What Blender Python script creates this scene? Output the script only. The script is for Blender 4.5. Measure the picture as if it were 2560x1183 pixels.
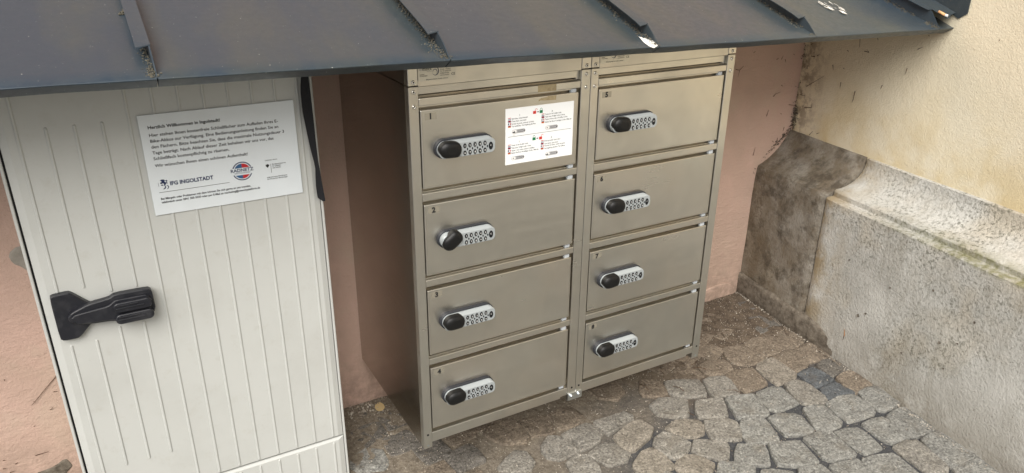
import bpy, bmesh, math, random
from mathutils import Vector, Matrix, noise as mnoise

for o in list(bpy.data.objects):
    bpy.data.objects.remove(o)
SC = bpy.context.scene
COL = SC.collection
G = 0.1415            # everything below is measured from the locker base line; the paving lies 0.1415 m lower and becomes z = 0

# ------------------------------------------------------------------ camera
cd = bpy.data.cameras.new('camera')
cam = bpy.data.objects.new('camera', cd)
COL.objects.link(cam)
cam.location = (-0.5562, -1.4152, 1.2446 + G)
cam.rotation_euler = (math.radians(66.7434), math.radians(-0.5155), math.radians(-29.2822))
cd.sensor_fit = 'HORIZONTAL'
cd.sensor_width = 36.0
cd.lens = 1869.44 / 2560 * 36.0
cd.clip_start = 0.02
cd.clip_end = 400
SC.camera = cam

# ------------------------------------------------------------------ sky, sun, exposure
SUN_EL, SUN_AZ = 46.0, 218.0          # azimuth the light comes from, clockwise from +Y
W = bpy.data.worlds.new('World')
SC.world = W
W.use_nodes = True
wn = W.node_tree
wn.nodes.clear()
sky = wn.nodes.new('ShaderNodeTexSky')
sky.sky_type = 'NISHITA'
sky.sun_disc = False
sky.sun_elevation = math.radians(SUN_EL)
sky.sun_rotation = math.radians(SUN_AZ)
sky.air_density = 1.0
sky.dust_density = 4.0
sky.ozone_density = 0.6
hs = wn.nodes.new('ShaderNodeHueSaturation')      # overcast: the cloud cover takes most of the blue out, everywhere alike
hs.inputs['Saturation'].default_value = 0.42
bg = wn.nodes.new('ShaderNodeBackground')
bg.inputs['Strength'].default_value = 0.062
wo = wn.nodes.new('ShaderNodeOutputWorld')
wn.links.new(sky.outputs[0], hs.inputs['Color'])
wn.links.new(hs.outputs[0], bg.inputs['Color'])
wn.links.new(bg.outputs[0], wo.inputs['Surface'])
sl = bpy.data.lights.new('sun', 'SUN')
sl.energy = 2.4
sl.angle = math.radians(50)
sl.color = (1.0, 0.965, 0.91)
sun = bpy.data.objects.new('sun', sl)
COL.objects.link(sun)
el, az = math.radians(SUN_EL), math.radians(SUN_AZ)
tosun = Vector((math.sin(az) * math.cos(el), math.cos(az) * math.cos(el), math.sin(el)))
sun.rotation_euler = tosun.to_track_quat('Z', 'Y').to_euler()
sun.location = (0, -3, 6)
SC.view_settings.view_transform = 'Standard'
SC.view_settings.look = 'None'
SC.view_settings.gamma = 1.0
SC.view_settings.use_curve_mapping = False
SC.view_settings.exposure = 0.78

random.seed(7)

# ------------------------------------------------------------------ measured data (metres)
COBBLES = [
(4,[(1.488,0.415),(1.568,0.414),(1.557,0.331),(1.498,0.307),(1.47,0.344)]),
(4,[(1.435,0.303),(1.498,0.304),(1.538,0.288),(1.519,0.204),(1.484,0.207),(1.406,0.197),(1.409,0.237)]),
(3,[(1.41,0.195),(1.5,0.198),(1.516,0.169),(1.515,0.099),(1.478,0.075),(1.411,0.068),(1.386,0.082),(1.387,0.129)]),
(3,[(1.292,0.171),(1.354,0.186),(1.387,0.173),(1.386,0.082),(1.362,0.072),(1.304,0.08),(1.293,0.095)]),
(3,[(1.312,0.06),(1.381,0.073),(1.418,0.058),(1.416,0.02),(1.39,-0.024),(1.356,-0.04),(1.314,-0.043),(1.311,-0.011)]),
(3,[(1.426,0.06),(1.505,0.065),(1.522,0.027),(1.501,-0.022),(1.483,-0.03),(1.44,-0.029),(1.4,-0.021),(1.42,0.048)]),
(3,[(1.202,0.179),(1.282,0.169),(1.29,0.095),(1.29,0.072),(1.253,0.065),(1.198,0.069),(1.169,0.098),(1.177,0.138)]),
(2,[(1.22,0.039),(1.252,0.062),(1.308,0.058),(1.31,0.008),(1.307,-0.046),(1.282,-0.065),(1.229,-0.066),(1.203,-0.063),(1.204,-0.044),(1.21,0.002)]),
(3,[(1.093,0.057),(1.132,0.066),(1.205,0.048),(1.198,0.026),(1.183,-0.032),(1.175,-0.044),(1.136,-0.047),(1.083,-0.042),(1.083,0.002)]),
(3,[(1.048,0.133),(1.093,0.143),(1.149,0.127),(1.151,0.099),(1.14,0.074),(1.099,0.067),(1.041,0.078),(1.038,0.096)]),
(1,[(1.004,0.065),(1.033,0.069),(1.083,0.053),(1.082,0.023),(1.058,-0.04),(1.018,-0.029),(0.978,-0.023),(0.974,-0.006)]),
(3,[(0.938,0.125),(0.96,0.164),(0.99,0.164),(1.036,0.135),(1.027,0.089),(0.998,0.084),(0.94,0.112)]),
(1,[(0.888,0.12),(0.93,0.109),(0.993,0.079),(0.983,0.044),(0.959,0.007),(0.923,0.011),(0.864,0.043),(0.865,0.073)]),
(3,[(0.825,0.166),(0.859,0.147),(0.875,0.123),(0.871,0.093),(0.853,0.068),(0.827,0.067),(0.78,0.093),(0.788,0.122)]),
(1,[(0.765,0.041),(0.809,0.058),(0.86,0.037),(0.88,0.008),(0.837,-0.049),(0.803,-0.04),(0.761,-0.004)]),
(1,[(0.903,-0.012),(0.92,-0.01),(0.985,-0.038),(0.971,-0.064),(0.939,-0.108),(0.918,-0.114),(0.861,-0.076),(0.872,-0.046)]),
(0,[(0.997,-0.045),(1.022,-0.047),(1.091,-0.069),(1.085,-0.096),(1.059,-0.159),(1.05,-0.165),(0.999,-0.144),(0.96,-0.133),(0.977,-0.093)]),
(0,[(1.107,-0.067),(1.178,-0.066),(1.198,-0.089),(1.183,-0.165),(1.161,-0.167),(1.092,-0.166),(1.079,-0.145)]),
(4,[(1.411,-0.048),(1.455,-0.037),(1.486,-0.043),(1.498,-0.069),(1.496,-0.103),(1.466,-0.117),(1.421,-0.114),(1.397,-0.118),(1.403,-0.066)]),
(5,[(1.308,-0.056),(1.347,-0.048),(1.379,-0.057),(1.388,-0.088),(1.387,-0.129),(1.352,-0.138),(1.302,-0.135),(1.301,-0.111)]),
(3,[(1.403,-0.133),(1.445,-0.127),(1.476,-0.131),(1.478,-0.182),(1.475,-0.209),(1.452,-0.216),(1.389,-0.218),(1.388,-0.169)]),
(5,[(1.297,-0.156),(1.34,-0.148),(1.379,-0.153),(1.386,-0.18),(1.385,-0.212),(1.37,-0.215),(1.318,-0.206),(1.278,-0.199)]),
(0,[(1.392,-0.223),(1.445,-0.217),(1.485,-0.238),(1.482,-0.272),(1.458,-0.319),(1.436,-0.326),(1.38,-0.32),(1.374,-0.307),(1.373,-0.285)]),
(1,[(1.219,-0.081),(1.27,-0.077),(1.289,-0.096),(1.287,-0.123),(1.281,-0.182),(1.271,-0.199),(1.254,-0.205),(1.204,-0.189),(1.195,-0.173),(1.199,-0.137)]),
(0,[(1.258,-0.212),(1.309,-0.21),(1.365,-0.219),(1.37,-0.239),(1.367,-0.275),(1.352,-0.31),(1.332,-0.317),(1.272,-0.312),(1.241,-0.306),(1.245,-0.284),(1.246,-0.249)]),
(0,[(1.173,-0.198),(1.217,-0.201),(1.244,-0.212),(1.237,-0.234),(1.223,-0.293),(1.206,-0.304),(1.158,-0.305),(1.13,-0.286),(1.139,-0.258)]),
(0,[(1.365,-0.346),(1.401,-0.337),(1.447,-0.335),(1.461,-0.355),(1.451,-0.403),(1.44,-0.449),(1.415,-0.455),(1.353,-0.448),(1.342,-0.435),(1.351,-0.39)]),
(0,[(1.268,-0.335),(1.32,-0.332),(1.35,-0.343),(1.35,-0.366),(1.335,-0.438),(1.324,-0.441),(1.268,-0.433),(1.259,-0.419),(1.261,-0.381)]),
(0,[(1.165,-0.319),(1.205,-0.321),(1.24,-0.337),(1.243,-0.352),(1.234,-0.392),(1.223,-0.431),(1.204,-0.433),(1.159,-0.428),(1.154,-0.399),(1.157,-0.363)]),
(0,[(1.059,-0.297),(1.112,-0.299),(1.149,-0.313),(1.147,-0.332),(1.136,-0.384),(1.13,-0.414),(1.118,-0.419),(1.046,-0.398),(1.037,-0.381),(1.048,-0.351)]),
(1,[(1.255,-0.448),(1.308,-0.449),(1.337,-0.464),(1.33,-0.508),(1.31,-0.574),(1.294,-0.581),(1.239,-0.562),(1.245,-0.53),(1.247,-0.484)]),
(0,[(1.356,-0.466),(1.397,-0.464),(1.431,-0.466),(1.439,-0.487),(1.436,-0.535),(1.426,-0.578),(1.411,-0.584),(1.357,-0.584),(1.316,-0.581),(1.323,-0.56),(1.332,-0.518)]),
(0,[(1.312,-0.588),(1.367,-0.586),(1.423,-0.591),(1.427,-0.611),(1.414,-0.663),(1.349,-0.66),(1.3,-0.622)]),
(0,[(1.129,-0.441),(1.177,-0.443),(1.227,-0.462),(1.229,-0.48),(1.214,-0.551),(1.193,-0.556),(1.119,-0.543),(1.111,-0.511)]),
(0,[(1.03,-0.413),(1.075,-0.42),(1.116,-0.435),(1.116,-0.451),(1.107,-0.501),(1.068,-0.505),(1.018,-0.485),(1.017,-0.454)]),
(0,[(0.952,-0.264),(0.983,-0.275),(1.041,-0.297),(1.038,-0.317),(1.016,-0.382),(1.0,-0.385),(0.955,-0.372),(0.908,-0.343),(0.918,-0.316)]),
(0,[(0.943,-0.383),(1.008,-0.398),(1.006,-0.417),(1.001,-0.451),(0.942,-0.447),(0.907,-0.414)]),
(0,[(0.956,-0.151),(0.991,-0.146),(1.026,-0.168),(1.02,-0.196),(0.996,-0.256),(0.985,-0.266),(0.959,-0.26),(0.906,-0.234),(0.912,-0.204),(0.934,-0.169)]),
(0,[(1.042,-0.18),(1.077,-0.18),(1.128,-0.201),(1.132,-0.222),(1.117,-0.279),(1.107,-0.29),(1.062,-0.279),(1.024,-0.261),(1.031,-0.229),(1.038,-0.199)]),
(1,[(0.864,-0.097),(0.897,-0.112),(0.925,-0.13),(0.938,-0.145),(0.919,-0.185),(0.896,-0.208),(0.875,-0.201),(0.827,-0.175),(0.827,-0.157),(0.84,-0.128)]),
(0,[(0.873,-0.224),(0.899,-0.241),(0.932,-0.262),(0.918,-0.289),(0.883,-0.327),(0.87,-0.325),(0.83,-0.295),(0.813,-0.274),(0.844,-0.242)]),
(1,[(0.768,-0.154),(0.787,-0.156),(0.815,-0.173),(0.845,-0.202),(0.837,-0.22),(0.799,-0.254),(0.78,-0.255),(0.77,-0.235),(0.743,-0.205),(0.737,-0.184)]),
(1,[(0.682,-0.085),(0.72,-0.076),(0.738,-0.099),(0.749,-0.131),(0.753,-0.155),(0.733,-0.169),(0.699,-0.182),(0.677,-0.184),(0.663,-0.171),(0.651,-0.137),(0.656,-0.109)]),
(2,[(0.742,-0.064),(0.783,-0.053),(0.823,-0.063),(0.851,-0.086),(0.848,-0.106),(0.816,-0.138),(0.784,-0.139),(0.76,-0.123),(0.741,-0.084)]),
(2,[(0.679,-0.189),(0.706,-0.185),(0.726,-0.196),(0.74,-0.219),(0.753,-0.247),(0.744,-0.259),(0.716,-0.276),(0.687,-0.276),(0.65,-0.243),(0.648,-0.213)]),
(0,[(0.765,-0.259),(0.79,-0.269),(0.808,-0.284),(0.838,-0.317),(0.812,-0.342),(0.756,-0.323),(0.726,-0.295)]),
(0,[(0.845,-0.338),(0.873,-0.345),(0.915,-0.382),(0.892,-0.406),(0.817,-0.364)]),
(2,[(0.606,-0.118),(0.639,-0.118),(0.649,-0.139),(0.652,-0.197),(0.64,-0.208),(0.611,-0.212),(0.574,-0.217),(0.54,-0.193),(0.553,-0.149)]),
(1,[(0.451,0.055),(0.493,0.065),(0.543,0.067),(0.56,0.048),(0.562,0.01),(0.527,-0.019),(0.486,-0.028),(0.457,-0.028),(0.452,0.003),(0.451,0.035)]),
(1,[(0.469,-0.053),(0.516,-0.035),(0.54,-0.033),(0.562,-0.048),(0.57,-0.081),(0.574,-0.104),(0.549,-0.123),(0.517,-0.123),(0.491,-0.115),(0.482,-0.09)]),
(1,[(0.568,0.057),(0.615,0.056),(0.674,0.056),(0.686,0.031),(0.674,0.013),(0.639,0.001),(0.608,-0.001),(0.571,-0.005),(0.569,0.02)]),
(2,[(0.577,-0.027),(0.617,-0.013),(0.677,0.005),(0.697,-0.006),(0.7,-0.049),(0.665,-0.075),(0.595,-0.1),(0.576,-0.096),(0.571,-0.065)]),
(1,[(0.398,-0.053),(0.44,-0.04),(0.463,-0.056),(0.462,-0.111),(0.452,-0.134),(0.399,-0.128),(0.386,-0.095)]),
(1,[(0.373,0.039),(0.408,0.062),(0.432,0.052),(0.444,0.017),(0.452,-0.025),(0.428,-0.033),(0.385,-0.031),(0.361,-0.008),(0.362,0.018)]),
(3,[(0.377,0.175),(0.415,0.172),(0.459,0.151),(0.452,0.104),(0.439,0.08),(0.409,0.084),(0.373,0.094),(0.371,0.128)]),
(3,[(0.274,0.184),(0.332,0.186),(0.359,0.181),(0.368,0.14),(0.359,0.092),(0.344,0.081),(0.31,0.087),(0.277,0.111),(0.261,0.139),(0.257,0.167)]),
(3,[(0.466,0.158),(0.511,0.162),(0.55,0.144),(0.559,0.097),(0.544,0.081),(0.483,0.077),(0.46,0.082),(0.458,0.11)]),
(3,[(0.642,0.201),(0.695,0.206),(0.746,0.19),(0.738,0.141),(0.696,0.119),(0.651,0.151)]),
(1,[(0.257,0.042),(0.293,0.056),(0.319,0.038),(0.316,-0.008),(0.292,-0.029),(0.238,-0.02),(0.22,0.018)]),
(0,[(-0.114,0.26),(-0.066,0.274),(-0.032,0.248),(-0.035,0.186),(-0.055,0.165),(-0.118,0.181),(-0.136,0.216)])]
FLASHING = [(1.5751, 0.003), (1.5695, -0.0607), (1.5939, -0.0606), (1.5875, -0.0855), (1.5779, -0.1199), (1.6392, -0.0978), (1.697, -0.0804), (1.7486, -0.0867), (1.8076, -0.056), (1.8599, -0.0299), (1.8857, -0.0115)]
CIGARETTE = [(1.5804, -0.0848), (1.5788, -0.1067), (1.5812, -0.1127)]
WHITE_PATCH = [(0.536, -0.0538), (0.5481, -0.0645), (0.5537, -0.0721), (0.5621, -0.0753), (0.5574, -0.0878), (0.5573, -0.0971), (0.5491, -0.1021), (0.5374, -0.1078), (0.5314, -0.0992), (0.5304, -0.0875), (0.5301, -0.0805), (0.5338, -0.0644)]
WHITE_SMEAR = [[(1.2709, 0.0924), (1.3154, 0.0903), (1.3063, 0.058), (1.3121, 0.046), (1.293, 0.021), (1.2798, 0.0247), (1.2727, 0.0052), (1.2704, 0.0367), (1.2722, 0.0657)], [(1.3192, 0.0901), (1.3352, 0.0833), (1.337, 0.0505), (1.3331, 0.0302), (1.3302, 0.0044), (1.3187, 0.008), (1.3112, 0.0199), (1.3149, 0.04), (1.3164, 0.0634)], [(1.3055, 0.0318), (1.3162, 0.0225), (1.3119, 0.0055), (1.3013, 0.0148)]]
ROOF_CRUMBS = [(-0.4909, 0.1216), (-0.4809, 0.1356), (-0.4744, 0.1397), (-0.4756, 0.1207)]
PINK_STROKES = [[(1.3976, 0.7608), (1.4142, 0.7571), (1.4086, 0.7342)], [(1.4142, 0.7571), (1.431, 0.7706)], [(1.4718, 0.812), (1.4784, 0.818)], [(1.5907, 0.7805), (1.6, 0.7845)], [(1.6149, 0.7786), (1.6203, 0.7916)], [(1.6344, 0.7771), (1.6395, 0.7661)], [(1.6737, 0.7933), (1.6781, 0.7891)], [(1.6015, 0.6458), (1.61, 0.6548), (1.6332, 0.66)], [(1.6349, 0.6846), (1.6401, 0.6801)], [(1.5813, 0.5753), (1.5867, 0.5999)], [(1.6907, 0.6063), (1.7243, 0.6001), (1.7454, 0.603)], [(1.7232, 0.5797), (1.7303, 0.5737)], [(1.7347, 0.8178), (1.757, 0.8139), (1.7449, 0.805), (1.7176, 0.7852), (1.7268, 0.7821)], [(1.5399, 0.4316), (1.5445, 0.4622)], [(1.6376, 0.4705), (1.6292, 0.4769)], [(1.6161, 0.4366), (1.6494, 0.4479)], [(1.6562, 0.4838), (1.6571, 0.4627)], [(1.6839, 0.5221), (1.68, 0.507)], [(1.6543, 0.5772), (1.6585, 0.5741)]]
YELLOW_STROKES = [[(0.4445, 0.8278), (0.4327, 0.8353)], [(0.4353, 0.7887), (0.4153, 0.7896), (0.4266, 0.7949)], [(0.4065, 0.7948), (0.3944, 0.8001)], [(0.2308, 0.884), (0.224, 0.852)], [(0.2013, 0.8424), (0.1813, 0.842), (0.1919, 0.8504)], [(0.2769, 0.7249), (0.275, 0.7042)], [(0.2089, 0.7085), (0.2098, 0.676), (0.2075, 0.6789)], [(0.2109, 0.6804), (0.211, 0.6688)], [(0.1048, 0.7499), (0.1068, 0.7363)], [(0.0248, 0.8185), (0.0268, 0.7972)], [(0.0011, 0.8801), (-0.0159, 0.8895)], [(0.434, 0.6792), (0.3581, 0.7305)], [(0.4576, 0.6444), (0.4296, 0.6453)], [(0.4269, 0.6032), (0.3905, 0.6115), (0.3906, 0.6265)], [(0.3808, 0.5103), (0.3645, 0.5299)], [(0.3461, 0.5245), (0.3311, 0.5325)], [(0.1598, 0.8897), (0.1542, 0.885)], [(0.2728, 0.8333), (0.2674, 0.831)], [(-0.0256, 0.9252), (-0.0291, 0.9225)], [(-0.2463, 0.9439), (-0.2494, 0.9414)], [(0.4448, 0.7411), (0.4442, 0.7534)], [(0.3271, 0.7762), (0.3197, 0.7588)], [(0.2764, 0.7736), (0.2727, 0.771)]]
LEFT_STROKES = [[(-0.7614, 0.2009), (-0.7866, 0.1771), (-0.812, 0.1521), (-0.8295, 0.1356)], [(-0.8222, 0.1415), (-0.8237, 0.1443)], [(-0.7786, 0.1563), (-0.7704, 0.1563)], [(-0.7953, 0.1095), (-0.7931, 0.1101), (-0.7878, 0.116)], [(-0.8374, 0.0743), (-0.834, 0.0759)], [(-0.9186, 0.0007), (-0.9134, 0.0015)], [(-0.8967, -0.0186), (-0.8908, -0.015)], [(-0.9237, -0.0224), (-0.9168, -0.0229)], [(-0.8672, 0.2212), (-0.8671, 0.2171)], [(-0.8519, -0.0097), (-0.8224, -0.0079)], [(-0.9123, -0.039), (-0.9027, -0.037)]]
BROKEN_PLASTER = [(-0.8625, -0.0606), (-0.8455, -0.0591), (-0.8259, -0.0564), (-0.8122, -0.0513), (-0.802, -0.0432), (-0.7893, -0.0437), (-0.784, -0.055), (-0.7795, -0.0707), (-0.7865, -0.0787), (-0.7979, -0.0873), (-0.8043, -0.1087), (-0.8651, -0.083)]

# ------------------------------------------------------------------ material helpers
class Mat:
    def __init__(s, name, base=(.5, .5, .5), rough=.5, metal=0.0, rand=True, spec=None):
        s.m = bpy.data.materials.new(name)
        s.m.use_nodes = True
        s.nt = s.m.node_tree
        s.b = s.nt.nodes['Principled BSDF']
        s.b.inputs['Base Color'].default_value = (*base, 1)
        s.b.inputs['Roughness'].default_value = rough
        s.b.inputs['Metallic'].default_value = metal
        if spec is not None:
            s.b.inputs['Specular IOR Level'].default_value = spec
        s.rand = rand
        s._v = None
        s._bump = None
    def node(s, t, **kw):
        n = s.nt.nodes.new(t)
        for k, v in kw.items():
            setattr(n, k, v)
        return n
    def link(s, a, b):
        s.nt.links.new(a, b)
    def vec(s):
        if s._v is None:
            tc = s.node('ShaderNodeTexCoord')
            if s.rand:
                oi = s.node('ShaderNodeObjectInfo')
                mu = s.node('ShaderNodeVectorMath', operation='MULTIPLY_ADD')
                s.link(oi.outputs['Random'], mu.inputs[0])
                mu.inputs[1].default_value = (17.3, 9.1, 13.7)
                s.link(tc.outputs['Object'], mu.inputs[2])
                s._v = mu.outputs[0]
            else:
                s._v = tc.outputs['Object']
        return s._v
    def scaled(s, sc):
        mp = s.node('ShaderNodeVectorMath', operation='MULTIPLY')
        s.link(s.vec(), mp.inputs[0])
        mp.inputs[1].default_value = sc
        return mp.outputs[0]
    def noise(s, scale, detail=4, rough=.6, dist=0.0, stretch=None):
        n = s.node('ShaderNodeTexNoise')
        n.inputs['Scale'].default_value = scale
        n.inputs['Detail'].default_value = detail
        n.inputs['Roughness'].default_value = rough
        n.inputs['Distortion'].default_value = dist
        s.link(s.scaled(stretch) if stretch else s.vec(), n.inputs['Vector'])
        return n.outputs['Fac']
    def vor(s, scale, feature='F1', out='Distance', rnd=1.0):
        n = s.node('ShaderNodeTexVoronoi', feature=feature)
        n.inputs['Scale'].default_value = scale
        n.inputs['Randomness'].default_value = rnd
        s.link(s.vec(), n.inputs['Vector'])
        return n.outputs[out]
    def ramp(s, fac, lo, hi, a=0.0, b=1.0):
        r = s.node('ShaderNodeMapRange')
        r.inputs['From Min'].default_value = lo
        r.inputs['From Max'].default_value = hi
        r.inputs['To Min'].default_value = a
        r.inputs['To Max'].default_value = b
        s.link(fac, r.inputs['Value'])
        return r.outputs[0]
    def math(s, op, a, b=None):
        n = s.node('ShaderNodeMath', operation=op)
        for i, v in enumerate((a, b)):
            if v is None: continue
            if isinstance(v, (int, float)): n.inputs[i].default_value = v
            else: s.link(v, n.inputs[i])
        return n.outputs[0]
    def mix(s, fac, a, b, mode='MIX'):
        n = s.node('ShaderNodeMix', data_type='RGBA', blend_type=mode)
        for key, v in (('Factor', fac), ('A', a), ('B', b)):
            i = {'Factor': 0, 'A': 6, 'B': 7}[key]
            if isinstance(v, (int, float)): n.inputs[i].default_value = v
            elif isinstance(v, tuple): n.inputs[i].default_value = (*v, 1)
            else: s.link(v, n.inputs[i])
        return n.outputs[2]
    def color(s, c):
        s.link(c, s.b.inputs['Base Color'])
    def roughness(s, c):
        s.link(c, s.b.inputs['Roughness'])
    def bump(s, h, dist=.001, strength=1.0):
        n = s.node('ShaderNodeBump')
        n.inputs['Distance'].default_value = dist
        n.inputs['Strength'].default_value = strength
        s.link(h, n.inputs['Height'])
        if s._bump is not None:
            s.link(s._bump, n.inputs['Normal'])
        s._bump = n.outputs[0]
        s.link(s._bump, s.b.inputs['Normal'])
    def axis(s, i):
        n = s.node('ShaderNodeSeparateXYZ')
        tc = s.node('ShaderNodeTexCoord')
        s.link(tc.outputs['Object'], n.inputs[0])
        return n.outputs[i]

M = {}
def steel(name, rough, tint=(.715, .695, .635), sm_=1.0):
    k = Mat(name, tint, rough, 1.0)
    sm = k.math('MULTIPLY', k.ramp(k.noise(6, 2, .5, .5), .38, .70), sm_)
    st = k.noise(12, 2, .5, 0, (.3, 1, 6))
    c = k.mix(sm, tint, tuple(v * .84 for v in tint))
    c = k.mix(k.ramp(k.noise(3.1, 3), .45, .7), c, (tint[0] * .97, tint[1] * .93, tint[2] * .9))
    k.color(c)
    fp = k.ramp(k.noise(9, 2, .45, .5), .44, .76)
    c = k.mix(k.math('MULTIPLY', fp, .45 * sm_), c, tuple(v * .68 for v in tint))
    k.color(c)
    r = k.math('ADD', k.ramp(sm, 0, 1, rough - .04, rough + .07), k.ramp(st, .3, .7, -.03, .03))
    r = k.math('ADD', r, k.math('MULTIPLY', fp, .06 * sm_))
    k.roughness(r)
    k.bump(k.noise(3.2, 2), .006, .30)
    return k.m
M['steel'] = steel('brushed_stainless', .33)
M['steel_side_shaded'] = steel('stainless_side_shaded', .20, (.47, .44, .395), .25)  # same stainless, tint darkened to stand in for the dim brown reflection
M['steel_shaded'] = steel('stainless_inside_shaded', .45, (.50, .45, .37))  # same stainless, recess shade put into a darker brown tint
M['zinc'] = Mat('zinc_plated', (.62, .66, .68), .28, 1.0).m
M['rivet'] = Mat('rivet_steel', (.75, .73, .68), .25, 1.0).m
k = Mat('plate_foil', (.66, .64, .57), .42, .85); M['plate'] = k.m
k = Mat('peg_plastic', (.40, .43, .46), .5); M['peg'] = k.m
k = Mat('black_hole', (.006, .006, .006), .8); M['hole'] = k.m
k = Mat('lock_silver', (.36, .39, .40), .42, .15)
k.bump(k.noise(900, 2), .0001, .3); M['silver'] = k.m
k = Mat('lock_base_black', (.018, .020, .026), .5); M['lockbase'] = k.m
k = Mat('knob_black', (.007, .007, .007), .42, spec=.3); k.bump(k.noise(1200, 2), .0001, .25); M['knob'] = k.m
k = Mat('key_black', (.006, .007, .009), .40, spec=.3); M['key'] = k.m
k = Mat('white_print', (.80, .80, .78), .5); M['wprint'] = k.m
k = Mat('black_print', (.012, .012, .013), .55); M['ink'] = k.m
k = Mat('navy_print', (.010, .024, .085), .55); M['navy'] = k.m
k = Mat('blue_print', (.035, .11, .24), .55); M['blue'] = k.m
k = Mat('red_print', (.50, .022, .030), .55); M['red'] = k.m
k = Mat('bright_red_print', (.62, .045, .035), .55); M['red2'] = k.m
k = Mat('green_print', (.005, .20, .075), .55); M['green'] = k.m
k = Mat('orange_print', (.55, .22, .02), .55); M['gold'] = k.m
k = Mat('grey_print', (.25, .25, .26), .55); M['greyp'] = k.m
k = Mat('light_grey_print', (.45, .45, .46), .55); M['lgrey'] = k.m
k = Mat('sign_white', (.70, .74, .76), .42)
k.color(k.mix(k.ramp(k.noise(9, 3), .4, .7), (.74, .79, .82), (.70, .745, .765))); M['sign'] = k.m
k = Mat('label_white', (.86, .88, .89), .35); M['label'] = k.m
k = Mat('number_foil', (.44, .41, .34), .5, .75); M['foil'] = k.m
k = Mat('brown_tape', (.34, .27, .155), .5); k.color(k.mix(k.ramp(k.noise(160, 3), .4, .65), (.36, .29, .17), (.27, .21, .12))); M['tape'] = k.m
# painted cabinet
k = Mat('cabinet_paint', (.60, .61, .565), .42)
sp = k.ramp(k.noise(420, 2, .5), .735, .76)
d = k.ramp(k.noise(6, 4), .45, .75)
c = k.mix(d, (.525, .535, .512), (.485, .492, .468))
gm = k.math('MULTIPLY', k.ramp(k.noise(30, 6, .75), .55, .75), .30)
c = k.mix(gm, c, (.40, .385, .33))
k.color(k.mix(k.math('MULTIPLY', sp, .6), c, (.20, .18, .15)))
k.bump(k.noise(700, 2), .0002, .25)
k.bump(k.noise(6, 2), .003, .12)
M['cab'] = k.m
k = Mat('cabinet_gasket', (.01, .01, .011), .7); M['gasket'] = k.m
k = Mat('handle_plastic', (.016, .018, .023), .42)
w = k.ramp(k.noise(45, 5, .65), .48, .78)
k.color(k.mix(k.math('MULTIPLY', w, .6), (.012, .013, .018), (.05, .05, .055)))
k.roughness(k.ramp(w, 0, 1, .38, .62)); k.bump(k.noise(600, 2), .0002, .3); M['handle'] = k.m
k = Mat('strap_webbing', (.010, .010, .013), .85)
k.bump(k.noise(500, 2, .5, 0, (.15, 1, 3)), .0006, .6); M['strap'] = k.m
# roof sheet: painted zinc, grime runs down the slope beside the seams
def roofmat(name, dirt):
    k = Mat(name, (.10, .12, .13), .46, 0.0, rand=False)
    base = k.mix(k.ramp(k.noise(1.4, 3), .38, .66), (.026, .042, .062), (.040, .054, .061))
    run = k.ramp(k.noise(4.2, 5, .62, .3, (1.9, .40, .40)), .46, .72)
    c = k.mix(k.math('MULTIPLY', run, dirt), base, (.074, .076, .052))
    fine = k.ramp(k.noise(60, 4, .7), .35, .75)
    c = k.mix(k.math('MULTIPLY', fine, .22), c, (.075, .085, .085))
    v = k.vor(70)
    n1 = k.ramp(k.noise(14, 2), .52, .62)
    spk = k.math('MULTIPLY', k.ramp(v, .075, .05), n1)
    spk2 = k.ramp(k.noise(330, 2, .5), .74, .77)
    c = k.mix(k.math('MAXIMUM', spk, k.math('MULTIPLY', spk2, .7)), c, (.52, .52, .48))
    k.color(c)
    k.roughness(k.ramp(fine, 0, 1, .32, .50))
    k.bump(k.noise(240, 3), .0003, .2)
    k.bump(k.noise(3.5, 2), .006, .25)
    return k.m
M['roof'] = roofmat('roof_sheet', .42)
M['seam'] = roofmat('seam_sheet', .25)
k = Mat('bird_white', (.80, .79, .74), .6); M['bird'] = k.m
k = Mat('moss_grit', (.07, .06, .045), .95)
k.color(k.mix(k.noise(90, 2), (.035, .03, .022), (.20, .185, .14))); M['moss'] = k.m
# pink wall
k = Mat('pink_plaster', (.50, .31, .235), .9, rand=False, spec=.2)
z = k.axis(2); xx = k.axis(0)
c = k.mix(k.ramp(k.noise(2.2, 5), .40, .66), (.66, .455, .375), (.575, .41, .335))
c = k.mix(k.math('MULTIPLY', k.ramp(k.noise(7, 4), .52, .66), .5), c, (.60, .47, .37))
sp = k.ramp(k.noise(210, 3, .6), .70, .73)
fd = k.ramp(k.noise(1.3, 4, .6, 1.0), .42, .62)
c = k.mix(k.math('MULTIPLY', fd, .5), c, (.47, .35, .27))
pat = k.ramp(k.noise(5, 3), .46, .60)
c = k.mix(k.math('MULTIPLY', sp, k.math('MULTIPLY', pat, .75)), c, (.10, .06, .04))
foot = k.math('MULTIPLY', k.ramp(z, .22, .0), k.ramp(k.noise(24, 5, .7), .36, .58))
c = k.mix(k.math('MULTIPLY', foot, .6), c, (.22, .17, .13))
k.color(c)
k.bump(k.noise(26, 5, .66, 0, (1, 1, 2.2)), .007, .6)
k.bump(k.noise(150, 4, .65), .0030, .8)
M['pink'] = k.m
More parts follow.
